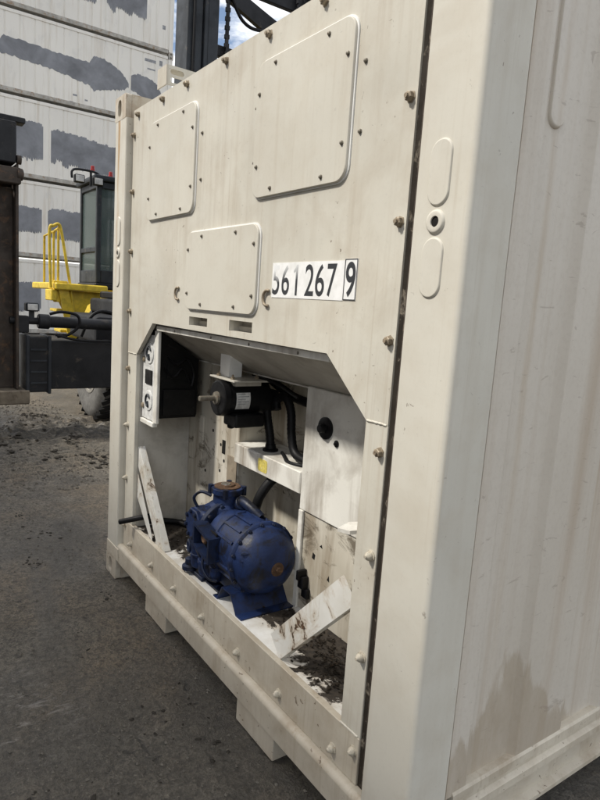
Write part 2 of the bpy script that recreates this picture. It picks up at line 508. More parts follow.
def base_loc(p):
    v = Vector((0, 0, 0))
    while p is not None:
        v += p.location
        p = p.parent
    return v


def fin(name, bm, mat, parent=None, smooth=35, label=None):
    """bm is in world coordinates; the object is linked as one mesh under its parent"""
    off = base_loc(parent)
    bmesh.ops.remove_doubles(bm, verts=bm.verts, dist=1e-6)
    bmesh.ops.recalc_face_normals(bm, faces=bm.faces)
    if off.length:
        bmesh.ops.translate(bm, vec=-off, verts=bm.verts)
    me = bpy.data.meshes.new(name)
    bm.to_mesh(me)
    bm.free()
    me.materials.append(M[mat])
    if smooth:
        for p in me.polygons:
            p.use_smooth = True
        me.set_sharp_from_angle(angle=R(smooth))
    o = bpy.data.objects.new(name, me)
    C.objects.link(o)
    o.parent = parent
    if smooth:
        wm = o.modifiers.new('even_shading', 'WEIGHTED_NORMAL')
        wm.keep_sharp = True
        wm.weight = 100
    if label:
        o['label'] = label
    return o


def B():
    return bmesh.new()


def box(bm, x0, x1, y0, y1, z0, z1, bev=0.0, seg=2):
    t = bmesh.new()
    r = bmesh.ops.create_cube(t, size=1)
    for v in t.verts:
        v.co = Vector((x0 + (v.co.x + .5) * (x1 - x0), y0 + (v.co.y + .5) * (y1 - y0), z0 + (v.co.z + .5) * (z1 - z0)))
    if bev:
        bmesh.ops.bevel(t, geom=t.edges[:], offset=bev, segments=seg, profile=0.5, affect='EDGES')
    merge(bm, t)
    return bm


def merge(bm, t, mat=None):
    vm = {}
    for v in t.verts:
        co = v.co if mat is None else mat @ v.co
        vm[v] = bm.verts.new(co)
    for f in t.faces:
        try:
            bm.faces.new([vm[v] for v in f.verts])
        except ValueError:
            pass
    t.free()


def frame(d):
    d = Vector(d).normalized()
    a = Vector((0, 0, 1)) if abs(d.z) < 0.9 else Vector((1, 0, 0))
    x = d.cross(a).normalized()
    y = d.cross(x)
    return x, y, d


def lathe(bm, o, d, prof, n=24, phase=0.0, arc=None):
    """prof: list of (distance along d, radius)"""
    o = Vector(o)
    x, y, d = frame(d)
    rings = []
    for t, r in prof:
        if r < 1e-6:
            rings.append([bm.verts.new(o + d * t)])
        else:
            rings.append([bm.verts.new(o + d * t + x * (r * math.cos(phase + 2 * math.pi * k / n)) + y * (r * math.sin(phase + 2 * math.pi * k / n))) for k in range(n)])
    for a, b in zip(rings, rings[1:]):
        for k in range(n):
            k2 = (k + 1) % n
            if len(a) == 1 and len(b) == 1:
                continue
            if len(a) == 1:
                bm.faces.new((a[0], b[k], b[k2]))
            elif len(b) == 1:
                bm.faces.new((a[k], a[k2], b[0]))
            else:
                bm.faces.new((a[k], a[k2], b[k2], b[k]))
    if len(rings[0]) > 1:
        bm.faces.new(rings[0])
    if len(rings[-1]) > 1:
        bm.faces.new(rings[-1])
    return bm


def cyl(bm, p0, p1, r, n=16, bev=0.0):
    p0, p1 = Vector(p0), Vector(p1)
    L = (p1 - p0).length
    pr = [(0, r), (L, r)] if not bev else [(0, r - bev), (bev, r), (L - bev, r), (L, r - bev)]
    return lathe(bm, p0, p1 - p0, pr, n)


def smooth_path(pts, sub=6):
    P = [Vector(p) for p in pts]
    out = []
    for i in range(len(P) - 1):
        p0 = P[max(i - 1, 0)]; p1 = P[i]; p2 = P[i + 1]; p3 = P[min(i + 2, len(P) - 1)]
        for k in range(sub):
            t = k / sub
            out.append(0.5 * ((2 * p1) + (-p0 + p2) * t + (2 * p0 - 5 * p1 + 4 * p2 - p3) * t * t + (-p0 + 3 * p1 - 3 * p2 + p3) * t ** 3))
    out.append(P[-1])
    return out


def tube(bm, pts, r, n=10, ripple=0.0):
    rings = []
    px = None
    for i, p in enumerate(pts):
        p = Vector(p)
        d = (Vector(pts[min(i + 1, len(pts) - 1)]) - Vector(pts[max(i - 1, 0)])).normalized()
        if px is None:
            px = frame(d)[0]
        px = (px - d * px.dot(d)).normalized()
        py = d.cross(px)
        rr = r * (1 + (ripple if i % 2 else -ripple))
        rings.append([bm.verts.new(p + px * rr * math.cos(2 * math.pi * k / n) + py * rr * math.sin(2 * math.pi * k / n)) for k in range(n)])
    for a, b in zip(rings, rings[1:]):
        for k in range(n):
            bm.faces.new((a[k], a[(k + 1) % n], b[(k + 1) % n], b[k]))
    bm.faces.new(rings[0])
    bm.faces.new(rings[-1])
    return bm


def plate(bm, outer, holes, fn, th):
    """flat plate with holes; fn(u, v, w) -> xyz, w runs 0..th through the thickness"""
    t = bmesh.new()
    es = []
    for loop in [outer] + holes:
        vs = [t.verts.new((u, v, 0)) for u, v in loop]
        for i in range(len(vs)):
            es.append(t.edges.new((vs[i], vs[(i + 1) % len(vs)])))
    bmesh.ops.triangle_fill(t, use_beauty=True, use_dissolve=False, edges=es)
    r = bmesh.ops.extrude_face_region(t, geom=t.faces[:])
    for v in [g for g in r['geom'] if isinstance(g, bmesh.types.BMVert)]:
        v.co.z = th
    for v in t.verts:
        v.co = Vector(fn(v.co.x, v.co.y, v.co.z))
    merge(bm, t)
    return bm


def rrect(u0, u1, v0, v1, r, n=5):
    pts = []
    for cx, cy, a0 in ((u1 - r, v0 + r, -90), (u1 - r, v1 - r, 0), (u0 + r, v1 - r, 90), (u0 + r, v0 + r, 180)):
        for k in range(n + 1):
            a = R(a0 + 90 * k / n)
            pts.append((cx + r * math.cos(a), cy + r * math.sin(a)))
    return pts


def prism(bm, poly, fn, w0, w1):
    a = [bm.verts.new(fn(u, v, w0)) for u, v in poly]
    b = [bm.verts.new(fn(u, v, w1)) for u, v in poly]
    n = len(poly)
    for i in range(n):
        bm.faces.new((a[i], a[(i + 1) % n], b[(i + 1) % n], b[i]))
    bm.faces.new(a)
    bm.faces.new(b)
    return bm


def rounded_plate(bm, outer, fn, th, bev):
    """solid plate with softened front edge; outer is a convex outline"""
    cx = sum(p[0] for p in outer) / len(outer)
    cy = sum(p[1] for p in outer) / len(outer)
    def inset(d):
        o = []
        for u, v in outer:
            L = math.hypot(u - cx, v - cy)
            o.append((u - (u - cx) / L * d, v - (v - cy) / L * d))
        return o
    rings = []
    for poly, w in ((outer, 0), (outer, th - bev), (inset(bev * .35), th - bev * .3), (inset(bev), th)):
        rings.append([bm.verts.new(fn(u, v, w)) for u, v in poly])
    n = len(outer)
    for a, b in zip(rings, rings[1:]):
        for i in range(n):
            bm.faces.new((a[i], a[(i + 1) % n], b[(i + 1) % n], b[i]))
    bm.faces.new(rings[0])
    bm.faces.new(rings[-1])
    return bm


def inst(name, me, loc, parent, rot=(0, 0, 0)):
    o = bpy.data.objects.new(name, me)
    C.objects.link(o)
    o.parent = parent
    o.location = Vector(loc) - base_loc(parent)
    o.rotation_euler = rot
    return o


def shared(name, bm, mat, smooth=35):
    bmesh.ops.recalc_face_normals(bm, faces=bm.faces)
    me = bpy.data.meshes.new(name)
    bm.to_mesh(me)
    bm.free()
    me.materials.append(M[mat])
    for p in me.polygons:
        p.use_smooth = True
    me.set_sharp_from_angle(angle=R(smooth))
    return me


XZ = lambda y0: (lambda u, v, w: (u, y0 - w, v))      # plate in the end wall: thickness grows towards the viewer's side
# ------------------------------------------------------------------ ground
def build_ground():
    def lines(lo, hi, step, far):
        v = []
        x = lo
        while x <= hi + 1e-6:
            v.append(x)
            x += step
        k = step
        a = hi
        while a < far:
            k *= 1.35
            a += k
            v.append(a)
        k = step
        a = lo
        while a > -far:
            k *= 1.35
            a -= k
            v.insert(0, a)
        return v
    xs = lines(-9.2, -0.2, 0.025, 900)
    ys = lines(-1.6, 1.6, 0.025, 900)
    def h(x, y):
        if x < -16 or x > 3 or abs(y) > 9:
            return 0.0
        z = 0.006 * noise.noise(Vector((x * 0.9, y * 0.9, 0)))
        z += 0.0035 * noise.noise(Vector((x * 6, y * 6, 3)))
        # churned mud in front of the machine
        c = math.exp(-((x + 6.4) / 0.75) ** 2)
        z += c * (0.07 * noise.noise(Vector((x * 6, y * 4, 1))) + 0.040 * noise.noise(Vector((x * 15, y * 13, 5))) + 0.016)
        # pressed tyre-lug ridges on the near side of the mud
        e = math.exp(-((x + 5.0) / 0.55) ** 2) * math.exp(-((y - 0.1) / 0.75) ** 4)
        ph = x * 2 * math.pi / 0.15 + 1.2 * noise.noise(Vector((x, y * 1.5, 8))) + y * 2.0
        z += e * 0.026 * math.sin(ph)
        # keep it flat under the container and the stack
        if x > -2.6 and y > -0.1:
            z *= 0.0
        return z
    vs, fs = [], []
    ny = len(ys)
    for x in xs:
        for y in ys:
            vs.append((x, y, h(x, y)))
    for i in range(len(xs) - 1):
        for j in range(ny - 1):
            a = i * ny + j
            fs.append((a, a + ny, a + ny + 1, a + 1))
    me = bpy.data.meshes.new('ground')
    me.from_pydata(vs, [], fs)
    me.materials.append(M['ground'])
    for p in me.polygons:
        p.use_smooth = True
    o = bpy.data.objects.new('ground', me)
    C.objects.link(o)
    o['kind'] = 'structure'
    return h


gh = build_ground()


def build_grit():
    bm = B()
    rnd = random.Random(3)
    for i in range(5200):
        if rnd.random() < 0.6:
            x = rnd.uniform(-4.5, -0.2); y = rnd.uniform(-1.3, 0.05)
            s = rnd.choice([0.002, 0.0025, 0.0032, 0.004, 0.005, 0.008])
        else:
            x = rnd.uniform(-8.4, -4.0); y = rnd.uniform(-1.0, 1.0)
            s = rnd.choice([0.006, 0.008, 0.012, 0.017])
        z = gh(x, y)
        c = [Vector((s * rnd.uniform(.6, 1.3), 0, 0)), Vector((-s * rnd.uniform(.6, 1.3), 0, 0)), Vector((0, s * rnd.uniform(.6, 1.3), 0)), Vector((0, -s * rnd.uniform(.6, 1.3), 0)), Vector((0, 0, s * .8)), Vector((0, 0, -s * .5))]
        rm = Matrix.Rotation(rnd.uniform(0, 6.28), 3, 'Z')
        v = [bm.verts.new(rm @ p + Vector((x, y, z + s * .25))) for p in c]
        for a, b_, d in ((0, 2, 4), (2, 1, 4), (1, 3, 4), (3, 0, 4), (2, 0, 5), (1, 2, 5), (3, 1, 5), (0, 3, 5)):
            bm.faces.new((v[a], v[b_], v[d]))
    o = fin('grit', bm, 'stone', None, 0)
    o['kind'] = 'stuff'
    o['label'] = 'loose grey grit and small stones lying on the dark asphalt'
    o['category'] = 'grit'


build_grit()


def build_crumbs():
    """clods of dark mud dropped on the asphalt in loose clusters"""
    bm = B()
    rnd = random.Random(23)
    for c in range(34):
        if c < 13:
            cx, cy, sp, sz = rnd.uniform(-3.6, -0.7), rnd.uniform(-1.0, -0.05), rnd.uniform(.02, .12), (.004, .012)
        else:
            cx, cy, sp, sz = rnd.uniform(-7.4, -4.4), rnd.uniform(-.7, .9), rnd.uniform(.05, .3), (.010, .038)
        for i in range(rnd.randint(5, 22)):
            x = rnd.gauss(cx, sp); y = rnd.gauss(cy, sp * .6)
            if x > -2.45 and y > -0.03:
                continue
            s = rnd.uniform(*sz) * rnd.uniform(.5, 1)
            t = bmesh.new()
            bmesh.ops.create_icosphere(t, subdivisions=1, radius=1)
            for v in t.verts:
                v.co *= 1 + .45 * noise.noise(v.co * 1.7 + Vector((i, c, 0)))
            merge(bm, t, Matrix.Translation((x, y, gh(x, y) + s * .15)) @ Matrix.Rotation(rnd.uniform(0, 6.3), 4, 'Z') @ Matrix.Diagonal((s * rnd.uniform(.8, 2.0), s, s * .5, 1)))
    o = fin('mud_crumbs', bm, 'mud', None, 0)
    o['kind'] = 'stuff'
    o['label'] = 'dark crumbs and clods of mud dropped on the asphalt'
    o['category'] = 'mud'


build_crumbs()

# ------------------------------------------------------------------ the refrigerated container
W = 2.438
LEN = 6.058
H = 2.591
PY = 0.030                                   # the unit's front sheet sits this far behind the corner posts
ct = root('refrigerated_container', (-W / 2, 0, 0), 'cream refrigerated container with its open machinery bay showing a blue compressor', 'container')

# corner posts: front face with rounded outer corner, return to the side wall
def post(xo, s, y0, ys, nm='corner_post'):
    """xo outer x, s = +1 if the body lies towards +x, ys = +1 if the body lies towards +y"""
    poly = []
    r = 0.016
    poly.append((xo + s * 0.170, y0))
    poly.append((xo + s * 0.174, y0 + ys * 0.005))
    poly.append((xo + s * 0.174, y0 + ys * 0.075))
    poly.append((xo + s * 0.11, y0 + ys * 0.075))
    poly.append((xo + s * 0.11, y0 + ys * 0.147))
    poly.append((xo, y0 + ys * 0.147))
    for k in range(7):
        a = R(90 * k / 6)
        poly.append((xo + s * r * (1 - math.cos(a)), y0 + ys * r * (1 - math.sin(a))))
    b = B()
    prism(b, poly, lambda u, v, w: (u, v, w), 0.118, H - 0.118)
    return fin(nm, b, 'cream_post', ct)


posts = [post(-W, 1, 0, 1), post(0, -1, 0, 1), post(-W, 1, LEN, -1), post(0, -1, LEN, -1)]

# stamped marks and the hole on the two front posts
for xc, po in ((-W + 0.09, posts[0]), (-0.098, posts[1])):
    for z0, z1 in ((1.840, 1.992), (1.628, 1.770)):
        b = B()
        rounded_plate(b, rrect(xc - 0.033, xc + 0.033, z0, z1, 0.0328, 8), lambda u, v, w: (u, 0.001 - w, v), 0.006, 0.005)
        fin('stamped_boss', b, 'cream_post', po, 60)
    b = B()
    lathe(b, (xc, 0.0015, 1.805), (0, -1, 0), [(0, 0.029), (0.006, 0.027), (0.008, 0.022), (0.007, 0.013), (0.0, 0.012)], 20)
    fin('vent_ring', b, 'cream_post', po, 50)
    b = B()
    lathe(b, (xc, 0.0005, 1.805), (0, -1, 0), [(0, 0.0125), (0.0025, 0.0125), (0.003, 0.0)], 16)
    fin('vent_hole', b, 'hole', po)

# corner castings with their oblong holes
def casting(xo, s, y0, ys, z0):
    b = B()
    xa, xb = sorted((xo, xo + s * 0.162))
    ya, yb = sorted((y0, y0 + ys * 0.178))
    th = 0.030
    z1 = z0 + 0.118
    xm, ym, zm = (xa + xb) / 2, (ya + yb) / 2, z0 + .059
    front = y0
    hole = rrect(xm - s * 0.012 - 0.026, xm - s * 0.012 + 0.026, z0 + .017, z1 - .017, 0.0255, 6)
    outer = rrect(xa, xb, z0, z1, 0.010, 3)
    if ys > 0:
        plate(b, outer, [hole], lambda u, v, w: (u, ya - 0.001 + w, v), th)
    else:
        plate(b, outer, [hole], lambda u, v, w: (u, yb + 0.001 - w, v), th)
    hole2 = rrect(ym - 0.038, ym + 0.038, z0 + .022, z1 - .022, 0.031, 6)
    outer2 = rrect(ya + (th if ys > 0 else 0), yb - (th if ys < 0 else 0), z0, z1, 0.004, 2)
    if s > 0:
        plate(b, outer2, [hole2], lambda u, v, w: (xa - 0.001 + w, u, v), th)
    else:
        plate(b, outer2, [hole2], lambda u, v, w: (xb + 0.001 - w, u, v), th)
    # inner walls and top and bottom
    if s > 0:
        box(b, xb - 0.012, xb, ya + (th if ys > 0 else .004), yb - (th if ys < 0 else .004), z0 + .002, z1 - .002)
    else:
        box(b, xa, xa + 0.012, ya + (th if ys > 0 else .004), yb - (th if ys < 0 else .004), z0 + .002, z1 - .002)
    box(b, xa + th * (s > 0) + .013 * (s < 0), xb - th * (s < 0) - .013 * (s > 0), (yb - .012) if ys > 0 else ya, yb if ys > 0 else (ya + .012), z0 + .003, z1 - .003)
    zt = z1 - 0.028 if z0 > 1 else z0
    box(b, xa + .012, xb - .012, ya + .012, yb - .012, zt + .004, zt + .024)
    zt = z0 if z0 > 1 else z1 - .028
    box(b, xa + .012, xb - .012, ya + .012, yb - .012, zt + .004, zt + .024)
    fin('corner_casting', b, 'casting', ct)


for xo, s in ((-W, 1), (0, -1)):
    for y0, ys in ((0, 1), (LEN, -1)):
        for z0 in (0, H - .118):
            casting(xo, s, y0, ys, z0)

# bottom end rail
b = B()
poly = [(0.002, 0.112), (0.001, 0.195)]
for k in range(7):
    a = R(90 * k / 6)
    poly.append((0.001 + 0.020 * (1 - math.cos(a)), 0.195 + 0.020 * math.sin(a)))
poly += [(0.10, 0.216), (0.10, 0.112)]
prism(b, poly, lambda u, v, w: (w, u, v), -W + 0.163, -0.1635)
fin('bottom_end_rail', b, 'cream_rail', ct)
# the rail's plate lapping on to the far post
b = B()
box(b, -W + 0.012, -W + 0.20, -0.005, 0.004, 0.122, 0.192, 0.003)
fin('rail_end_plate', b, 'cream_rail', ct)
for x0, x1 in ((-1.852, -1.590), (-0.898, -0.636)):
    b = B()
    box(b, x0, x1, 0.012, 0.11, 0.010, 0.114, 0.006)
    fin('fork_pocket_block', b, 'cream_rail', ct)

# --- front sheet of the refrigeration unit, four sheets butted with weld beads
XL, XR = -2.243, -0.228
ZT = 2.502
up_outer = [(XL, 1.291), (-2.119, 1.291), (-1.912, 1.462), (-0.517, 1.455), (-0.318, 1.291), (XR, 1.291), (XR, ZT), (XL, ZT)]
slots = [(-1.497, -1.325, 1.480, 1.516), (-1.138, -0.965, 1.481, 1.521)]
b = B()
plate(b, up_outer, [[(x0, z0), (x1, z0), (x1, z1), (x0, z1)] for x0, x1, z0, z1 in slots], lambda u, v, w: (u, PY + w, v), 0.022)
fp = fin('front_panel', b, 'cream', ct, 20)
b = B(); box(b, XL + .001, -2.119, PY + .001, PY + .022, 0.368, 1.2905, .0015, 1); fin('side_jamb', b, 'cream', ct, 20)
b = B(); box(b, -0.318, XR, PY + .001, PY + .022, 0.366, 1.2905, .0015, 1); jr = fin('side_jamb', b, 'cream', ct, 20)
b = B(); box(b, XL + .001, XR, PY - .001, PY + .022, 0.2165, 0.3655, .002, 1); sill = fin('sill_panel', b, 'cream_rail', ct, 20)
for xa, xb, z in ((XL + .004, -2.122, 1.2905), (-0.314, XR - .004, 1.2905), (-0.318, XR - .004, 0.3662)):
    b = B()
    pts = []
    x = xa
    while x <= xb:
        pts.append((x, PY + 0.001 + random.uniform(-.0006, .0006), z + random.uniform(-.001, .001)))
        x += 0.008
    tube(b, pts, 0.0038, 6, 0.12)
    fin('weld_bead', b, 'cream', fp, 60)
# recesses behind the two slots
for x0, x1, z0, z1 in slots:
    b = B()
    box(b, x0 - .004, x1 + .004, PY + .060, PY + .066, z0 - .006, z1 + .006)
    box(b, x0 - .004, x0 - .001, PY + .0222, PY + .0602, z0 - .004, z1 + .004)
    box(b, x1 + .001, x1 + .004, PY + .0222, PY + .0602, z0 - .004, z1 + .004)
    box(b, x0 - .004, x1 + .004, PY + .0222, PY + .0602, z0 - .0045, z0 - .0012)
    box(b, x0 - .004, x1 + .004, PY + .0222, PY + .0602, z1 + .0012, z1 + .0045)
    fin('lifting_slot', b, 'grey_inner', fp)
# flange round the opening: top lip with rivets, chamfers, jambs
b = B()
box(b, -1.915, -0.535, PY + .0225, PY + .072, 1.4265, 1.4515, .002, 1)
lip = fin('opening_lip', b, 'white', ct, 20)
b = B()
for x in (-1.70, -1.33, -1.02, -0.70):
    lathe(b, (x, PY + .023, 1.439), (0, -1, 0), [(0, .006), (.0015, .006), (.003, .003)], 8)
fin('rivets', b, 'screw', lip)['kind'] = 'stuff'

# access covers with sealant and screws
def cover(x0, x1, z0, z1, scr, sealant):
    b = B()
    rounded_plate(b, rrect(x0, x1, z0, z1, 0.045, 6), lambda u, v, w: (u, PY - 0.0005 - w, v), 0.012, 0.004)
    c = fin('access_cover', b, 'cover', fp, 50)
    ring_o = rrect(x0 - .005, x1 + .0055, z0 - .004, z1 + .0055, 0.049, 6)
    ring_i = rrect(x0 + .004, x1 - .004, z0 + .004, z1 - .004, 0.041, 6)
    b = B()
    plate(b, ring_o, [ring_i], lambda u, v, w: (u, PY - 0.0003 - w, v), 0.004)
    fin('sealant_bead', b, 'white_bead', c, 50)
    for i, (x, z) in enumerate(scr):
        on = x0 < x < x1 and z0 < z < z1
        inst('screw', screw_me, (x, PY - (0.0124 if on else 0.0004), z), c, (0, random.uniform(0, 3), 0))


b = B()
lathe(b, (0, 0, 0), (0, -1, 0), [(0, .0072), (.0015, .0072), (.0017, .0050), (.006, .0047), (.0072, .0025), (.0072, 0)], 10)
screw_me = shared('screw', b, 'screw')
cover(-1.012 + .012, -0.478, 1.948, 2.390, [(-0.883, 2.367), (-0.597, 2.367), (-0.502, 2.288), (-0.502, 2.052), (-0.592, 1.971), (-0.877, 1.972), (-0.974, 2.052), (-0.976, 2.288), (-1.010, 2.252), (-0.437, 2.255), (-0.439, 2.074), (-1.010, 2.072)], True)
cover(-2.004, -1.482, 1.946, 2.386, [(-1.884, 2.364), (-1.604, 2.364), (-1.507, 2.284), (-1.507, 2.051), (-1.603, 1.969), (-1.876, 1.969), (-1.978, 2.047), (-1.978, 2.281), (-1.438, 2.251), (-1.436, 2.071)], True)
cover(-1.528, -0.936, 1.548, 1.864, [(-1.38, 1.842), (-1.098, 1.842), (-0.962, 1.795), (-0.960, 1.614), (-1.088, 1.571), (-1.37, 1.570), (-1.503, 1.613), (-1.505, 1.793)], True)

# flange bolts round the sheet
b = B()
lathe(b, (0, 0, 0), (0, -1, 0), [(0, .0155), (.003, .0155), (.0035, .012), (.005, .0125), (.014, .0125), (.016, .010), (.0165, .006), (.022, .006), (.022, 0)], 6)
bolt_me = shared('bolt', b, 'bolt', 30)
b = B()
lathe(b, (0, 0, 0), (0, -1, 0), [(0, .017), (.003, .017), (.0045, .013), (.013, .0125), (.017, .009), (.020, .0065), (.024, .005), (.024, 0)], 10)
bolt2_me = shared('bolt', b, 'bolt_paint', 40)
bolts = [(-2.171, 2.470), (-1.86, 2.472), (-1.60, 2.474), (-1.255, 2.473), (-0.95, 2.474), (-0.643, 2.472), (-0.34, 2.472)]
bolts += [(-2.222, z) for z in (2.381, 2.107, 1.810, 1.506, 1.205, 0.901, 0.607, 0.34)] + [(-0.249, z) for z in (2.421, 2.121, 1.819, 1.515, 1.213, 0.918, 0.613, 0.316)]
for x, z in bolts:
    inst('bolt', bolt_me if z > 1.1 else bolt2_me, (x, PY + .001, z), fp, (0, random.uniform(0, 6), 0))
for x in (-0.341, -0.646, -0.937, -1.242, -1.536, -1.82, -2.12):
    inst('bolt', bolt2_me, (x, PY - .001, 0.262), sill, (0, random.uniform(0, 6), 0))

# dark gasket strips between sheet and posts
b = B()
box(b, XR + .002, -0.176, PY + .005, PY + .045, 0.217, ZT - .002)
gk = fin('gasket_strip', b, 'gasket', ct)
b = B()
pts = [(XR + .026 + random.uniform(-.001, .001), PY + .004, z) for z in [0.23 + k * .02 for k in range(113)]]
tube(b, pts, 0.0045, 6, 0.1)
fin('gasket_cord', b, 'rust_pale', gk, 60)
b = B()
box(b, -W + .175, XL - .0015, PY + .012, PY + .045, 0.217, ZT - .002)
fin('gasket_strip', b, 'cream_rail', ct)

# lashing rings: flattened half loops
for xc in (-1.623, -0.873):
    b = B()
    pts = [(xc + .014, PY - .004, 1.635)]
    for k in range(9):
        a = R(80 + 200 * k / 8)
        pts.append((xc + 0.006 + 0.024 * math.cos(a), PY - .007, 1.610 + 0.026 * math.sin(a)))
    pts.append((xc + .014, PY - .004, 1.584))
    tube(b, pts, 0.0052, 8)
    fin('lashing_ring', b, 'bolt', fp, 60)

# --- registration number
b = B()
box(b, -0.846, -0.4605, PY - .0016, PY - .0002, 1.6135, 1.7275)
num = fin('number_decal', b, 'decal', fp, 0, 'white decal reading 561 267')
b = B()
box(b, -0.4590, -0.4025, PY - .0016, PY - .0002, 1.6150, 1.7320)
num9 = fin('number_decal', b, 'decal', fp, 0, 'white decal with the check digit 9 in a black box')
b = B()
plate(b, [(-0.4585, 1.6155), (-0.4030, 1.6155), (-0.4030, 1.7315), (-0.4585, 1.7315)], [[(-0.4560, 1.6180), (-0.4055, 1.6180), (-0.4055, 1.7290), (-0.4560, 1.7290)]], lambda u, v, w: (u, PY - .0018 - w, v), .0006)
fin('box_outline', b, 'digit', num9, 0)


def digit(ch, x0, x1, z0, z1, parent, mat, bold=0.008):
    cu = bpy.data.curves.new('digit', 'FONT')
    cu.body = ch
    cu.size = 1.0
    cu.offset = bold
    cu.fill_mode = 'FRONT'
    cu.resolution_u = 6
    t = bpy.data.objects.new('digit_tmp', cu)
    C.objects.link(t)
    dg = bpy.context.evaluated_depsgraph_get()
    me = bpy.data.meshes.new_from_object(t.evaluated_get(dg))
    bpy.data.objects.remove(t)
    bb = bmesh.new()
    bb.from_mesh(me)
    bpy.data.meshes.remove(me)
    xs = [v.co.x for v in bb.verts]; ys = [v.co.y for v in bb.verts]
    lx, hx, ly, hy = min(xs), max(xs), min(ys), max(ys)
    for v in bb.verts:
        v.co = Vector((x0 + (v.co.x - lx) / (hx - lx) * (x1 - x0), PY - .0019, z0 + (v.co.y - ly) / (hy - ly) * (z1 - z0)))
    o = fin('digit', bb, mat, parent, 0)
    return o


ZD0, ZD1 = 1.6225, 1.7195
digit('5', -0.842, -0.800, ZD0, ZD1, num, 'digit_faded2')
digit('6', -0.786, -0.741, ZD0, ZD1, num, 'digit_faded')
b = B()
prism(b, [(-0.7055, ZD0), (-0.6945, ZD0), (-0.6945, ZD1), (-0.7035, ZD1), (-0.7085, ZD1 - .010), (-0.7165, ZD1 - .017), (-0.7165, ZD1 - .026), (-0.7055, ZD1 - .020)], lambda u, v, w: (u, PY - .0017 - w, v), 0, .0003)
fin('digit', b, 'digit_faded', num, 0)
digit('2', -0.653, -0.606, ZD0, ZD1, num, 'digit')
digit('6', -0.598, -0.552, ZD0, ZD1, num, 'digit')
digit('7', -0.540, -0.494, ZD0, ZD1, num, 'digit')
digit('9', -0.4525, -0.4085, 1.6235, 1.7235, num9, 'digit', 0.016)

# --- machinery bay
BY = 0.342                                    # rear of the bay
b = B(); box(b, -2.122, -0.300, PY + .0225, 0.540, 0.340, 0.356); bay_floor = fin('bay_floor', b, 'floor', ct, 0)
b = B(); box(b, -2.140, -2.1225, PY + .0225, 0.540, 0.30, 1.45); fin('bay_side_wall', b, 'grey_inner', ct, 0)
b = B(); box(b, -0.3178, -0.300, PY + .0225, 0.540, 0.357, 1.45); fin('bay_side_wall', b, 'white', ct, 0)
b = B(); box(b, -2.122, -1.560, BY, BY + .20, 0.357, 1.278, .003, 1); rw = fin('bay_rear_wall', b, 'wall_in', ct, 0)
b = B(); box(b, -1.562, -1.00, 0.520, 0.545, 0.357, 1.278); fin('bay_recess_wall', b, 'wall_in', ct, 0)
b = B(); box(b, -1.005, -0.319, 0.322, 0.545, 0.775, 1.280, .004, 1); eb = fin('electrical_panel', b, 'white', ct, 0)
b = B(); box(b, -0.985, -0.319, 0.330, 0.545, 0.357, 0.774, .004, 1); fin('lower_rear_panel', b, 'wall_in', ct, 0)
b = B(); box(b, -1.003, -0.975, 0.318, 0.3296, 0.357, 0.774, .002, 1); fin('panel_edge_strip', b, 'white', ct, 0)
# sloping bulkhead under the evaporator
b = B()
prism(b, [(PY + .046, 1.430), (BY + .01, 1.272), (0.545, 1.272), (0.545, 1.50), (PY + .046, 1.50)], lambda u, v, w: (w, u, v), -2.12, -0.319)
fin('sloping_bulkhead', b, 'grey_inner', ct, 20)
b = B()
pts = [(x, BY - .003, 1.272) for x in [-2.1 + .05 * k for k in range(36)]]
tube(b, pts, .004, 6, .1)
fin('sealant_line', b, 'white', ct, 60)
# shelf across the recess
b = B(); box(b, -1.558, -1.007, 0.318, 0.5195, 0.835, 0.928, .004, 1); shelf = fin('pipe_shelf', b, 'white', ct, 20)
b = B()
prism(b, rrect(-1.335, -1.258, 0.852, 0.910, .012, 3), XZ(0.3176), 0, .0008)
fin('warning_sticker', b, 'yellow_label', shelf, 0, 'faded yellow warning sticker')
# electrical panel: latch knob and small catch
b = B()
lathe(b, (-0.865, 0.322, 1.138), (0, -1, 0), [(0, .043), (.008, .043), (.012, .036), (.012, .018), (.016, .017), (.034, .015), (.036, 0)], 24)
fin('rotary_knob', b, 'black', eb, 40)
b = B()
lathe(b, (-0.795, 0.322, 1.092), (0, -1, 0), [(0, .014), (.004, .013), (.006, .005), (.012, .005), (.012, 0)], 12)
fin('panel_catch', b, 'black', eb, 40)
b = B()
box(b, -0.953, -0.915, 0.300, 0.330, 0.462, 0.515, .004); box(b, -0.945, -0.93, 0.285, 0.330, 0.50, 0.540, .003); box(b, -0.940, -0.90, 0.312, 0.330, 0.425, 0.465, .003)
fin('hinge_block', b, 'black', ct)
# rust holes and torn bits on the lower panel
b = B()
prism(b, [(.085, -.468), (.10, -.425), (.15, -.400), (.21, -.405), (.20, -.440), (.14, -.480)], lambda u, v, w: (v, u, .905 + w + .12 * (u - .1)), 0, .012)
fin('folded_bracket', b, 'white', ct)
for pl_ in ([(-.50, .50), (-.44, .50), (-.44, .60), (-.47, .61), (-.50, .57)], [(-.905, .60), (-.888, .597), (-.884, .618), (-.90, .625)], [(-.86, .665), (-.842, .66), (-.848, .675)], [(-.80, .55), (-.785, .545), (-.79, .57)]):
    b = B()
    prism(b, pl_, XZ(0.3298), 0, .0008)
    fin('torn_hole', b, 'hole', ct, 0)

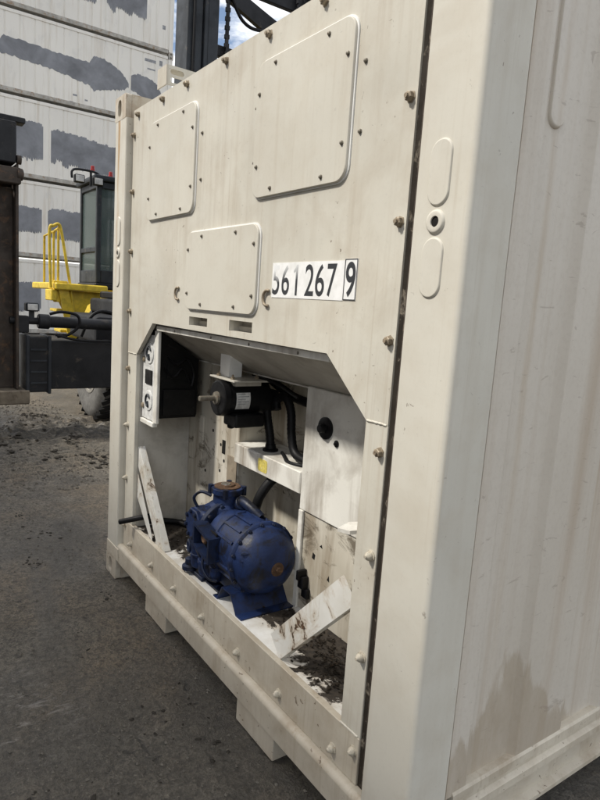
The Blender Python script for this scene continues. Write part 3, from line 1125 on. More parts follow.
# diagonal corner braces: flat bars with a folded edge
def brace(p0, p1, wdt, mat, y0, tri=None):
    p0 = Vector((p0[0], 0, p0[1])); p1 = Vector((p1[0], 0, p1[1]))
    d = (p1 - p0).normalized()
    n_ = Vector((-d.z, 0, d.x))
    b = B()
    a = [p0, p1, p1 + n_ * wdt, p0 + n_ * wdt]
    prism(b, [(q.x, q.z) for q in a], lambda u, v, w: (u, y0 + w, v), 0, .004)
    f = [p0, p1, p1 + n_ * .004, p0 + n_ * .004]
    prism(b, [(q.x, q.z) for q in f], lambda u, v, w: (u, y0 + w, v), .0042, .035)
    return b


bl = fin('corner_brace', brace((-2.116, 0.80), (-1.735, 0.3575), -0.066, 'white', PY + .024), 'brace', ct, 0)
br = fin('corner_brace', brace((-0.690, 0.3575), (-0.321, 0.735), 0.092, 'white', PY + .024), 'brace', ct, 0)
b = B()
prism(b, [(-2.116, .66), (-2.06, .60), (-1.90, .395), (-1.885, .358), (-1.93, .372), (-2.116, .53)], lambda u, v, w: (u, PY + .0226 + w, v), 0.0, .0012)
fin('gusset_plate', b, 'brace', bl, 0)
# socket panel and black control box in the bay's left corner
b = B(); box(b, -2.105, -1.955, PY + .034, PY + .040, 0.968, 1.40); sp = fin('socket_panel', b, 'label_white', ct, 0, 'narrow white panel with two round sockets')
b = B(); box(b, -1.953, -1.905, PY + .030, PY + .046, 0.962, 1.425, .003, 1); fin('panel_frame', b, 'white', sp, 20)
b = B(); box(b, -2.105, -1.935, PY + .0240, PY + .050, 0.940, 0.962, .002, 1); fin('panel_bottom_lip', b, 'white', sp, 20)
for z in (1.305, 1.065):
    b = B(); lathe(b, (-2.02, PY + .034, z), (0, -1, 0), [(0, .052), (.004, .052), (.006, .046), (.004, .040), (.004, 0)], 24); so_ = fin('socket', b, 'label_white', sp, 40)
    b = B()
    tube(b, [(-2.02 + .026 * math.cos(R(a)), PY + .028, z + .03 * math.sin(R(a))) for a in range(30, 300, 20)] + [(-2.02, PY + .028, z - .004)], .006, 6)
    fin('socket_mark', b, 'machine_grey', so_, 60)
b = B(); box(b, -2.065, -1.975, PY + .028, PY + .034, 1.148, 1.222, .002, 1); fin('breaker', b, 'black', sp)
for x, z in ((-2.112, 1.27), (-2.112, 1.03)):
    b = B()
    lathe(b, (x + .02, PY + .034, z), (0, -1, 0), [(0, .014), (.006, .014), (.009, .008), (.009, 0)], 10)
    fin('panel_nut', b, 'bolt', sp, 40)
b = B()
prism(b, [(PY + .0465, 0.985), (0.285, 0.985), (0.29, 1.00), (0.292, 1.285), (PY + .0465, 1.425)], lambda u, v, w: (w, u, v), -2.115, -1.93)
cb = fin('control_box', b, 'black_box', ct, 20)
b = B()
box(b, -1.931, -1.915, 0.10, 0.275, 1.00, 1.135, .006); box(b, -1.931, -1.922, 0.12, 0.20, 1.19, 1.27, .004)
fin('box_cover', b, 'black_box', cb)
b = B()
tube(b, smooth_path([(-1.925, .12, 1.30), (-1.91, .16, 1.26), (-1.915, .22, 1.29), (-1.92, .26, 1.22), (-1.915, .25, 1.15)]), .006, 6)
tube(b, smooth_path([(-1.925, .10, 1.24), (-1.91, .15, 1.20), (-1.915, .20, 1.24), (-1.92, .24, 1.17)]), .005, 6)
fin('box_wiring', b, 'rubber', cb, 60)
# rear-wall slotted angle next to the box
b = B(); box(b, -1.97, -1.925, BY - .012, BY - .0005, 0.80, 0.985, .002, 1); fin('slotted_angle', b, 'wall_in', ct, 0)

b = B(); box(b, -1.655, -1.562, BY - .006, BY - .0004, 0.70, 0.845, .001, 1); fin('patch_plate', b, 'rust_tan', ct, 0)
for x, z in ((-1.74, .875), (-1.70, .80), (-1.74, .74), (-1.83, .93), (-1.80, .62), (-1.68, .62), (-1.90, .70)):
    b = B(); lathe(b, (x, BY + .0004, z), (0, -1, 0), [(0, .009), (.001, .009), (.001, 0)], 10); fin('screw_hole', b, 'hole', rw, 0)
b = B(); box(b, -1.725, -1.690, BY - .0012, BY - .0002, .835, .905); fin('slot_hole', b, 'hole', rw, 0)
b = B(); tube(b, smooth_path([(-1.40, .33, 1.262), (-1.30, .335, 1.258), (-1.22, .34, 1.245), (-1.15, .33, 1.235), (-1.06, .318, 1.222)]), .006, 8); fin('motor_cable', b, 'rubber', ct, 60)
b = B(); tube(b, smooth_path([(-1.30, .42, .931), (-1.22, .38, .935), (-1.15, .35, .933), (-1.08, .36, .934), (-1.03, .40, .934)]), .008, 8); fin('shelf_cable', b, 'rubber', ct, 60)
# small pipe sticking out of the left jamb
b = B()
tube(b, [(-2.02, .10, .445), (-2.06, .03, .425), (-2.125, -.035, .395)], .0145, 12)
fin('drain_pipe', b, 'rubber', ct, 50)

# --- side walls: shallow flutes, stepped bottom rail, top rail
def side(xo, s):
    b = B()
    prof = [(0.1480, -.007), (0.1520, -.007), (0.1530, -.002)]
    y = 0.232
    out = True
    st = [0.205, 0.255]
    i = 0
    while y < LEN - .25:
        if out:
            prof += [(y, -.002), (y + .004, -.004), (y + .020, -.020), (y + .024, -.022)]
        else:
            prof += [(y, -.022), (y + .004, -.020), (y + .020, -.004), (y + .024, -.002)]
        out = not out
        y += st[i % 2]
        i += 1
    prof += [(LEN - .154, prof[-1][1])]
    zs = [0.288, H - .11]
    rows = []
    for z in zs:
        rows.append([b.verts.new((xo + s * d, y_, z)) for y_, d in prof])
    for k in range(len(prof) - 1):
        b.faces.new((rows[0][k], rows[0][k + 1], rows[1][k + 1], rows[1][k]))
    fin('side_wall', b, 'side', ct, 20)
    b = B()
    rounded_plate(b, rrect(0.268, 0.330, 2.06, 2.47, .030, 6), lambda u, v, w: (xo + s * (-.0225 + w), u, v), .010, .008)
    fin('side_stiffener', b, 'side', ct, 60)
    b = B()
    pr = [(-.014, .300), (-.002, .298), (.003, .290), (.003, .266), (-.008, .258), (-.008, .240), (.005, .230), (.005, .206), (-.022, .196), (-.022, .112), (.002, .104), (.002, .090), (-.09, .090), (-.09, .300)]
    prism(b, pr, lambda u, v, w: (xo + s * u, w, v), 0.1785, LEN - .1785)
    fin('bottom_side_rail', b, 'cream_rail', ct, 20)
    b = B()
    box(b, *(sorted((xo - s * .002, xo - s * .06))), 0.1785, LEN - .1785, H - .112, H - .012, .004, 1)
    fin('top_side_rail', b, 'cream', ct)


side(0, 1)
side(-W, -1)
b = B(); box(b, -W + .06, -.06, .16, LEN - .16, 2.47, 2.498); fin('roof', b, 'cream', ct)
b = B(); box(b, -W + .165, -.165, PY + .0225, .158, 2.36, 2.494); fin('top_end_rail', b, 'cream', ct)
b = B(); box(b, -W + .03, -.03, .16, LEN - .16, .13, .339); fin('floor_deck', b, 'rusty_dark', ct)
b = B(); box(b, -W + .15, -.15, LEN - .08, LEN - .03, .12, 2.47); fin('rear_door', b, 'cream', ct)
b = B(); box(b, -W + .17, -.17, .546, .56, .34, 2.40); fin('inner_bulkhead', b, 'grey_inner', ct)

# roof lug with two oval holes
b = B()
plate(b, rrect(0.070, 0.335, 2.560, 2.647, .004, 2), [rrect(.082, .150, 2.609, 2.632, .0110, 5), rrect(.082, .150, 2.573, 2.596, .0110, 5)], lambda u, v, w: (-1.918 - w, u, v), .006)
box(b, -2.026, -1.918, .063, .0695, 2.560, 2.647)
box(b, -2.026, -1.9245, .0697, .335, 2.641, 2.647)
box(b, -2.020, -1.990, .29, .33, 2.494, 2.642)
fin('roof_lug', b, 'cream', ct)

# loose litter on the bay floor
def litter():
    bm = B()
    rnd = random.Random(11)
    for i in range(620):
        k = rnd.random()
        if k < .55:
            x = rnd.gauss(-.54, .10); y = rnd.gauss(.21, .07)
        elif k < .8:
            x = rnd.gauss(-.82, .10); y = rnd.gauss(.26, .04)
        else:
            x = rnd.gauss(-1.93, .12); y = rnd.gauss(.2, .08)
        if not (-2.10 < x < -.335 and .075 < y < .315):
            continue
        s = rnd.uniform(.003, .011)
        z = .3565 + rnd.uniform(.0, .006)
        rm = Matrix.Rotation(rnd.uniform(0, 6.3), 3, 'Z') @ Matrix.Rotation(rnd.uniform(-.5, .5), 3, 'X')
        q = [Vector((-s, 0, 0)), Vector((0, s * .55, s * .1)), Vector((s, 0, s * .25)), Vector((0, -s * .55, 0))]
        v = [bm.verts.new(rm @ p + Vector((x, y, z + s * .3))) for p in q]
        w = [bm.verts.new(a.co - Vector((0, 0, .0012))) for a in v]
        bm.faces.new(v)
        bm.faces.new(w)
        for j in range(4):
            bm.faces.new((v[j], v[(j + 1) % 4], w[(j + 1) % 4], w[j]))
    o = fin('leaf_litter', bm, 'litter', None, 0)
    o['kind'] = 'stuff'
    o['label'] = 'black sodden leaf litter on the white floor of the machinery bay'
    o['category'] = 'litter'


litter()

# ------------------------------------------------------------------ compressor
FZ = 0.356
cp = root('compressor', (-1.22, 0.19, FZ), 'blue cast compressor bolted on the white bay floor', 'compressor')
CY, CZ = 0.195, 0.562
def many(bm, fn, n_, prof, seg=6):
    for k in range(n_):
        o_, d_ = fn(2 * math.pi * (k + .3) / n_)
        lathe(bm, o_, d_, prof, seg)
    return bm


# motor shell along x, domed end towards +x
b = B()
lathe(b, (-1.33, CY, CZ), (1, 0, 0), [(0, .128), (.02, .140), (.085, .140), (.088, .146), (.100, .146), (.103, .140), (.24, .140), (.255, .136)], 40)
shell = fin('motor_shell', b, 'blue', cp, 40)
b = B()
for a in (62, 84, 106, 128, 150, 196, 218, 240):
    ca, sa = math.cos(R(a)), math.sin(R(a))
    t = bmesh.new()
    bmesh.ops.create_cube(t, size=1)
    merge(b, t, Matrix.Translation((-1.16, CY + .141 * ca, CZ + .141 * sa)) @ Matrix.Rotation(R(a), 4, 'X') @ Matrix.Diagonal((.13, .014, .010, 1)))
fin('shell_ribs', b, 'blue', shell, 0)['kind'] = 'stuff'
b = B()
lathe(b, (-1.080, CY, CZ), (1, 0, 0), [(0, .150), (.005, .155), (.020, .155), (.025, .150), (.028, .143), (.040, .141), (.062, .134), (.085, .117), (.103, .090), (.113, .058), (.118, .030), (.119, .0)], 44)
dome = fin('end_dome', b, 'blue', cp, 40)
b = many(B(), lambda a: ((-1.056, CY + .1475 * math.cos(a), CZ + .1475 * math.sin(a)), (1, 0, 0)), 16, [(0, .0085), (.008, .0085), (.009, .005), (.014, .005)])
fin('dome_bolts', b, 'blue_dark', dome, 30)['kind'] = 'stuff'
b = B()
lathe(b, (-0.966, CY + .010, CZ - .010), (1, 0, 0), [(0, .030), (.007, .028), (.010, .021), (.010, 0)], 20)
fin('dome_port', b, 'rust', dome, 40)
b = B()
lathe(b, (-0.957, CY + .010, CZ - .010), (1, 0, 0), [(0, .014), (.004, .014), (.008, .010), (.009, 0)], 6)
fin('port_plug', b, 'rust', dome, 30)
b = B()
for dz in (-.03, .0, .03):
    tube(b, [(-1.014 + .0105 * k - .0012 * k * k, CY - .128 + .018 * k, CZ + .03 + dz) for k in range(4)], .005, 6)
fin('cast_marks', b, 'blue', dome, 60)['kind'] = 'stuff'
# bolted flange ring between shell and crankcase
b = B()
lathe(b, (-1.362, CY, CZ), (1, 0, 0), [(0, .158), (.004, .164), (.028, .164), (.032, .158)], 36)
fl = fin('crankcase_flange', b, 'blue_dark', cp, 40)
b = many(B(), lambda a: ((-1.330, CY + .152 * math.cos(a), CZ + .152 * math.sin(a)), (1, 0, 0)), 14, [(0, .010), (.012, .010), (.014, .005)])
fin('flange_bolts', b, 'blue_dark', fl, 30)['kind'] = 'stuff'
# crankcase
b = B()
box(b, -1.495, -1.363, CY - .125, CY + .135, FZ + .075, CZ + .110, .026, 4)
lathe(b, (-1.45, CY, CZ - .01), (-1, 0, 0), [(0, .118), (.055, .118), (.065, .105)], 28)
crank = fin('crankcase', b, 'blue', cp, 40)
b = B()
lathe(b, (-1.436, CY - .122, CZ + .040), (0, -1, 0), [(0, .074), (.014, .074), (.018, .069), (.018, 0)], 8, R(22.5))
hc = fin('hand_cover', b, 'blue', crank, 30)
b = many(B(), lambda a: ((-1.436 + .060 * math.cos(a), CY - .140, CZ + .040 + .060 * math.sin(a)), (0, -1, 0)), 8, [(0, .009), (.008, .009), (.010, .004)])
fin('cover_bolts', b, 'blue_dark', hc, 30)['kind'] = 'stuff'
# open terminal box on the front of the shell
x0, x1, z0, z1 = -1.340, -1.190, CZ - .030, CZ + .092
tb = B()
plate(tb, [(x0, z0 + .02), (x1, z0 - .015), (x1, z1 - .03), (x0, z1)], [[(x0 + .012, z0 + .030), (x1 - .012, z0 + .002), (x1 - .012, z1 - .042), (x0 + .012, z1 - .014)]], lambda u, v, w: (u, CY - .182 + w, v), .062)
tbo = fin('terminal_box', tb, 'blue_dark', cp, 20)
b = B(); box(b, x0 + .010, x1 - .010, CY - .1425, CY - .136, z0 + .002, z1 - .016); fin('box_inside', b, 'hole', tbo)
b = B(); lathe(b, (x0 + .052, CY - .1427, CZ + .030), (0, -1, 0), [(0, .024), (.012, .024), (.016, .017), (.010, .011), (.010, 0)], 16)
box(b, x0 + .03, x1 - .035, CY - .150, CY - .1427, CZ + .052, CZ + .060)
fin('terminal_post', b, 'rust', tbo, 40)
# cylinder barrels on the lower front
for x, r_ in ((-1.425, .040), (-1.338, .044), (-1.265, .030)):
    b = B()
    lathe(b, (x, CY - .100, FZ + .050), (0, 0, 1), [(0, r_ * .9), (.008, r_), (.05, r_), (.052, r_ * 1.12), (.062, r_ * 1.12), (.064, r_), (.12, r_), (.15, r_ * .8)], 18)
    fin('cylinder_barrel', b, 'blue', cp, 40)
b = B(); lathe(b, (-1.478, CY - .118, CZ - .078), (-.25, -1, 0), [(0, .032), (.014, .032), (.018, .027), (.014, .017), (.006, .016), (.006, 0)], 18)
fin('sight_glass', b, 'blue_dark', cp, 40)
b = B(); box(b, -1.47, -1.10, CY - .090, CY + .12, FZ + .030, FZ + .12, .02, 3); fin('oil_sump', b, 'blue_dark', cp, 40)
b = B(); box(b, -1.53, -1.36, PY + .045, BY - .01, FZ + .0, FZ + .020, .003, 1)
lathe(b, (-1.475, CY - .125, FZ + .020), (0, 0, 1), [(0, .034), (.018, .034), (.024, .021), (.05, .021), (.055, .012), (.055, 0)], 14)
fin('mounting_foot', b, 'blue_dark', cp, 40)
# hat-section base rail under the dome, running front to back
b = B()
hat = [(-1.225, .0), (-1.190, .0), (-1.150, .066), (-1.080, .066), (-1.030, .0), (-0.985, .0)]
th = .0055
inner = [(-1.225, th), (-1.194, th), (-1.153, .066 + th), (-1.077, .066 + th), (-1.027, th), (-0.985, th)]
poly = hat + inner[::-1]
prism(b, poly, lambda u, v, w: (u, w, FZ + v + .0008), PY + .034, BY - .03)
fin('base_rail', b, 'blue', cp, 20)
b = B(); box(b, -1.355, -1.228, PY + .06, BY - .02, FZ + .0005, FZ + .010, .002, 1); fin('base_plate', b, 'blue_dark', cp)
# service valve on top
b = B()
lathe(b, (-1.375, CY - .005, CZ + .105), (0, 0, 1), [(0, .085), (.03, .080), (.042, .062), (.082, .060), (.086, .072), (.108, .072), (.112, .066)], 24)
vl = fin('discharge_valve', b, 'blue', cp, 40)
b = B()
lathe(b, (-1.375, CY - .005, CZ + .217), (0, 0, 1), [(0, .058), (.004, .058), (.005, .034), (.011, .032), (.011, 0)], 24)
fin('valve_cap', b, 'rust', vl, 40)
b = B(); lathe(b, (-1.377, CY - .012, CZ + .228), (0, 0, 1), [(0, .022), (.003, .021), (.003, 0)], 18); fin('valve_seat', b, 'steel', vl, 40)
b = many(B(), lambda a: ((-1.375 + .074 * math.cos(a + .5), CY - .005 + .074 * math.sin(a + .5), CZ + .182), (0, 0, 1)), 4, [(0, .013), (.040, .013), (.042, .006)])
fin('valve_bolts', b, 'blue_dark', vl, 30)['kind'] = 'stuff'
b = B()
tube(b, smooth_path([(-1.33, CY + .02, CZ + .135), (-1.28, CY + .02, CZ + .170), (-1.22, CY + .03, CZ + .160), (-1.17, CY + .05, CZ + .130)]), .022, 10)
cyl(b, (-1.30, CY + .02, CZ + .150), (-1.275, CY + .02, CZ + .168), .034, 12, .004)
fin('valve_elbow', b, 'blue_dark', cp, 60)
b = B(); tube(b, smooth_path([(-1.30, CY + .10, CZ + .12), (-1.29, CY + .12, CZ + .19), (-1.27, CY + .18, CZ + .265), (-1.25, .50, CZ + .270)]), .022, 10); fin('suction_stub', b, 'rubber', cp, 60)
b = B(); tube(b, smooth_path([(-1.46, CY - .10, CZ + .10), (-1.47, CY - .12, CZ + .15), (-1.44, CY - .10, CZ + .185), (-1.40, CY - .07, CZ + .175)]), .007, 8); tube(b, smooth_path([(-1.30, CY - .14, CZ - .03), (-1.28, CY - .16, CZ - .09), (-1.24, CY - .15, CZ - .13), (-1.22, CY - .12, CZ - .14)]), .006, 8); fin('oil_line', b, 'blue_dark', cp, 60)['kind'] = 'stuff'

# black rubber hose lying on the floor behind the compressor
b = B()
tube(b, smooth_path([(-2.10, .12, .385), (-2.09, .20, .378), (-2.02, .28, .374), (-1.85, .31, .373), (-1.66, .305, .373), (-1.60, .27, .373)]), .016, 10)
o = fin('floor_hose', b, 'rubber', None, 60)
o['label'] = 'black rubber hose lying along the back of the bay floor'
o['category'] = 'hose'

# ------------------------------------------------------------------ fan motor
fm = root('fan_motor', (-1.43, 0.28, 1.27), 'black electric fan motor with a bare shaft hanging under the sloping bulkhead', 'motor')
MX, MZ = -1.437, 1.168
b = B()
lathe(b, (MX, .150, MZ), (0, 1, 0), [(0, .070), (.004, .078), (.030, .080), (.033, .077), (.20, .077), (.205, .080), (.235, .078), (.240, .07)], 32)
body = fin('motor_body', b, 'black', fm, 40)
b = B(); lathe(b, (MX, .150, MZ), (0, -1, 0), [(0, .030), (.010, .028), (.012, .014), (.016, .0115), (.085, .0115), (.087, .009)], 18); fin('shaft', b, 'screw', fm, 40)
b = B(); box(b, MX - .02, MX + .095, .195, .345, MZ - .122, MZ - .062, .010, 3); fin('capacitor_box', b, 'black', fm, 40)
b = B(); lathe(b, (MX + .03, .21, MZ - .120), (0, 0, -1), [(0, .018), (.010, .016), (.014, .008), (.014, 0)], 12); fin('drain_plug', b, 'black', fm, 40)
# rating plate wrapped on the shell
b = B()
n_ = 10
v0 = []
for i in range(n_ + 1):
    a = R(-32 + 56 * i / n_)
    for y in (.205, .275):
        v0.append(b.verts.new((MX + .0782 * math.cos(a), y, MZ + .0782 * math.sin(a))))
for i in range(n_):
    b.faces.new((v0[2 * i], v0[2 * i + 1], v0[2 * i + 3], v0[2 * i + 2]))
rp = fin('rating_plate', b, 'label_white', fm, 60, 'white rating plate')
b = B()
for i, a in enumerate((18, 10, 2, -6, -14)):
    a = R(a)
    y1 = .268 if i % 2 else .25
    q = [b.verts.new((MX + .0787 * math.cos(a + da), y, MZ + .0787 * math.sin(a + da))) for y, da in ((.212, 0), (y1, 0), (y1, .035), (.212, .035))]
    b.faces.new(q)
fin('plate_print', b, 'far_mark', rp, 0)
b = B(); box(b, MX - .11, MX + .12, .165, .36, MZ + .083, MZ + .090, .001, 1); box(b, MX - .05, MX + .07, .20, .33, MZ + .060, MZ + .083); mt = fin('mounting_plate', b, 'grey_inner', fm, 20)
b = B()
for x in (MX - .07, MX + .06):
    for y in (.19, .31):
        lathe(b, (x, y, MZ + .090), (0, 0, 1), [(0, .011), (.010, .011), (.011, .005), (.02, .005)], 6)
fin('mount_bolts', b, 'bolt', mt, 30)['kind'] = 'stuff'
b = B(); box(b, -1.525, -1.440, .205, .212, 1.2582, 1.398, .001, 1); box(b, -1.4465, -1.440, .2121, .27, 1.2582, 1.375, .001, 1); fin('hanger_strut', b, 'white_bead', fm, 20)
# conduit box at the rear of the motor
b = B(); box(b, MX - .03, MX + .055, .385, .44, MZ - .06, MZ + .035, .008, 2); fin('conduit_box', b, 'black', fm)


def hose(pts, r, label, flange=None):
    b = B()
    P = smooth_path(pts, 9)
    tube(b, P, r, 12, 0.035)
    o = fin('corrugated_hose', b, 'rubber', None, 60)
    if flange:
        c = B()
        lathe(c, flange, (0, 0, 1), [(0, .036), (.008, .036), (.012, .026), (.03, .024), (.03, 0)], 18)
        fin('hose_flange', c, 'rubber', o, 40)
    o['label'] = label
    o['category'] = 'hose'
    o['group'] = 'black hoses behind the fan motor'
    return o


hose([(-1.360, .395, .929), (-1.372, .395, 1.0), (-1.392, .39, 1.07), (-1.398, .385, 1.13)], .020, 'short upright black hose standing in a round flange on the pipe shelf', (-1.360, .395, .929))
hose([(-1.330, .40, 1.125), (-1.345, .405, 1.16), (-1.315, .41, 1.186), (-1.265, .41, 1.175), (-1.232, .41, 1.12), (-1.215, .405, 1.04), (-1.175, .40, .965), (-1.10, .40, .945), (-1.03, .41, .95)], .019, 'black hose looping over in an arch and down on to the pipe shelf')
hose([(-1.72, .33, 1.30), (-1.60, .40, 1.262), (-1.48, .44, 1.245), (-1.38, .46, 1.205), (-1.28, .47, 1.18), (-1.12, .48, 1.17)], .021, 'black hose running under the bulkhead to behind the white electrical panel')

# ------------------------------------------------------------------ stack of white containers in the background
SX = -22.0
SY1 = 8.40
SL = 12.19


def ragged(y0, y1, z0, z1, seed, slant=0.0, teeth=.25, n=22):
    """overpainted patch: roller strokes leave an uneven lower and upper edge"""
    rnd = random.Random(seed)
    top, bot = [], []
    y = y0
    while y < y1 - .02:
        w_ = min(rnd.uniform(.025, .09), y1 - y)
        t = (y + w_ / 2 - y0) / (y1 - y0)
        e = min(1, min(t, 1 - t) * 14) ** .5
        zt = z1 + slant * t - (1 - e) * .14 + rnd.uniform(-.03, .02) + .05 * noise.noise(Vector((y * 3, seed, 4)))
        zb = z0 + slant * t + (1 - e) * .12 - (.6 * max(0, noise.noise(Vector((y * 4, seed, 0))) + .2) + .3 * rnd.random() ** 2) * teeth
        top += [(y, zt - .02), (y + w_ * .5, zt), (y + w_ * .97, zt - .015)]
        bot += [(y, zb + .05), (y + w_ * .25, zb), (y + w_ * .75, zb - .015), (y + w_ * .97, zb + .05)]
        y += w_
    return bot + top[::-1]


def stack_container(k, label, patches):
    z0 = k * H + .004 * k
    c = root('stacked_container', (SX - W / 2, SY1 - SL / 2, z0), label, 'container', 'white containers stacked in the background')
    mat = 'far%d' % k
    b = B()
    prof = []
    y = SY1 - SL + .16
    i = 0
    while y < SY1 - .17:
        prof += [(y, -.028), (y + .40, -.028), (y + .412, -.044), (y + .44, -.044), (y + .452, -.028)]
        y += .456
    prof = [p for p in prof if p[0] < SY1 - .165] + [(SY1 - .16, -.03)]
    r0 = [b.verts.new((SX + d, y, z0 + .20)) for y, d in prof]
    r1 = [b.verts.new((SX + d, y, z0 + H - .12)) for y, d in prof]
    for j in range(len(prof) - 1):
        b.faces.new((r0[j], r0[j + 1], r1[j + 1], r1[j]))
    fin('side_wall', b, mat, c, 20)
    b = B(); box(b, SX - .10, SX - .004, SY1 - SL + .18, SY1 - .18, z0 + .07, z0 + .205, .006, 1); fin('bottom_side_rail', b, 'far_rail', c)
    b = B(); box(b, SX - .10, SX - .010, SY1 - SL + .18, SY1 - .18, z0 + H - .125, z0 + H - .020, .006, 1); fin('top_side_rail', b, mat, c)
    for yy in (SY1 - SL, SY1 - .155):
        b = B(); box(b, SX - .16, SX - .006, yy, yy + .155, z0 + .118, z0 + H - .118, .008, 1); fin('corner_post', b, mat, c)
        for zz in (z0, z0 + H - .118):
            b = B()
            plate(b, rrect(yy - .006, yy + .172, zz, zz + .118, .006, 2), [rrect(yy + .045, yy + .121, zz + .026, zz + .092, .03, 5)], lambda u, v, w: (SX - w, u, v), .03)
            box(b, SX - .162, SX - .045, yy - .006, yy + .172, zz + .001, zz + .117)
            fin('corner_casting', b, 'far_rail', c)
    b = B(); box(b, SX - W, SX - .11, SY1 - SL + .02, SY1 - .02, z0 + .12, z0 + H - .04); fin('body', b, mat, c)
    for j, pl in enumerate(patches):
        b = B()
        plate(b, pl, [], lambda u, v, w: (SX - .0275 + w, u, v), .003)
        fin('overpainted_patch', b, 'far_patch', c, 0, 'dark grey patch of paint rolled over old lettering')
    return c, z0


S = [None] * 5
S[0], _ = stack_container(0, 'white container at the foot of the stack, one square grey patch', [ragged(2.55, 3.85, .85, 1.80, 1, 0, .15), ragged(0.2, 1.6, .85, 1.80, 21, 0, .15), ragged(4.6, 6.4, .9, 1.75, 22, 0, .15)])
S[1], _ = stack_container(1, 'white container second from the bottom of the stack with two square grey patches', [ragged(2.45, 3.88, 3.50, 4.32, 2, .0, .06), ragged(4.06, 6.6, 3.38, 4.38, 3, -.05, .08)])
S[2], _ = stack_container(2, 'white container third up the stack, its two grey patches ragged at the bottom', [ragged(2.75, 3.90, 5.95, 7.08, 4, .0, .35, 18), ragged(4.15, 7.4, 6.02, 7.02, 5, -.35, .40, 34)])
def swoosh(a, seed):
    rnd = random.Random(seed)
    for _ in range(3):
        c = [a[0]]
        for p, q in zip(a, a[1:]):
            c += [tuple((p[i] + q[i]) / 2 for i in range(3)), q]
        a = c
    top = [(y, zt + rnd.uniform(-.025, .025)) for y, zt, zb in a]
    bot = [(y, zb + rnd.uniform(-.035, .025)) for y, zt, zb in a]
    return bot + top[::-1]
S[3], _ = stack_container(3, 'white container fourth up the stack with one long wavy grey patch', [swoosh([(2.45, 9.20, 8.95), (2.7, 9.52, 8.98), (3.2, 9.50, 8.95), (3.8, 9.46, 8.90), (4.4, 9.42, 8.84), (4.9, 9.40, 8.76), (5.4, 9.42, 8.66), (5.55, 9.66, 8.52), (5.9, 9.64, 8.62), (6.3, 9.50, 8.72), (6.6, 9.28, 8.80), (6.78, 9.05, 8.95)], 4),
     swoosh([(6.86, 9.34, 8.86), (7.1, 9.46, 8.80), (7.5, 9.44, 8.70), (7.85, 9.28, 8.62), (8.0, 9.00, 8.66)], 5)])
S[4], _ = stack_container(4, 'white container at the top of the stack, cut off grey patch', [ragged(5.1, 5.6, 11.36, 11.9, 6, 0, .15, 8), ragged(5.95, 7.4, 11.45, 12.1, 7, 0.0, .35, 20)])
# small faint registration marks on the upright ends
for c, z0, marks in ((S[3], 3 * (H + .004), [(7.35, 9.98, .42, .10), (7.9, 9.95, .12, .18), (7.45, 9.72, .30, .05), (8.02, 9.52, .12, .14)]), (S[4], 4 * (H + .004), [(7.98, 11.22, .12, .14)]), (S[3], 0, [(4.85, 8.20, .14, .06), (5.25, 8.12, .10, .05), (4.75, 7.98, .12, .03), (5.0, 7.95, .35, .03)])):
    for y, z, w_, h_ in marks:
        b = B()
        box(b, SX - .0272, SX - .0262, y, y + w_, z, z + h_)
        fin('faded_marking', b, 'far_mark', c, 0)

# ------------------------------------------------------------------ container handler facing the viewer
hd = root('container_handler', (-8.0, 3.3, 0), 'yellow and black container handler with a tall dark mast and a glazed cab', 'handler')
# wheels: axle along y
def wheel(xc, yo, s, r=.63, w_=.42):
    """yo outer face y, s = direction from the outer face into the machine"""
    b = B()
    lathe(b, (xc, yo, r), (0, s, 0), [(.035, .30), (.015, .36), (.0, .44), (.0, .53), (.02, .585), (.05, .615), (.055, r), (w_ - .05, r), (w_ - .02, .585), (w_, .50), (w_ - .02, .32)], 40)
    wh = fin('wheel', b, 'tyre', hd, 40)
    b = B()
    lathe(b, (xc, yo + s * .045, r), (0, -s, 0), [(0, .31), (.02, .305), (.022, .27), (-.03, .25), (-.06, .16), (.03, .15), (.05, .11), (.05, 0)], 28)
    fin('rim', b, 'rim', wh, 40)
    b = B()
    for k in range(30):
        a = 2 * math.pi * k / 30
        for hh in (0, 1):
            t = bmesh.new()
            bmesh.ops.create_cube(t, size=1)
            mt_ = Matrix.Translation((xc, yo + s * (.12 + .18 * hh), r)) @ Matrix.Rotation(a + hh * .1, 4, 'Y') @ Matrix.Translation((0, 0, r + .008)) @ Matrix.Rotation(R(25 * (1 - 2 * hh)), 4, 'Z') @ Matrix.Diagonal((.06, .20, .04, 1))
            merge(b, t, mt_)
    fin('tread', b, 'tyre_dark', wh, 0)


wheel(-6.93, 1.15, 1)
wheel(-6.93, 5.45, -1)
wheel(-11.0, 2.55, 1)
wheel(-11.0, 5.25, -1)
# chassis and axle
b = B(); box(b, -12.2, -7.15, 2.98, 4.5, .60, 1.35, .03, 1); box(b, -7.2, -6.7, 1.56, 5.04, .42, .86, .03, 1); fin('chassis', b, 'machine_black', hd)
b = B(); box(b, -12.9, -11.4, 2.75, 4.9, .75, 2.0, .10, 2); fin('counterweight', b, 'yellow', hd)
b = B(); box(b, -11.4, -9.9, 2.99, 4.4, 1.36, 2.1, .06, 2); fin('engine_cover', b, 'yellow', hd)
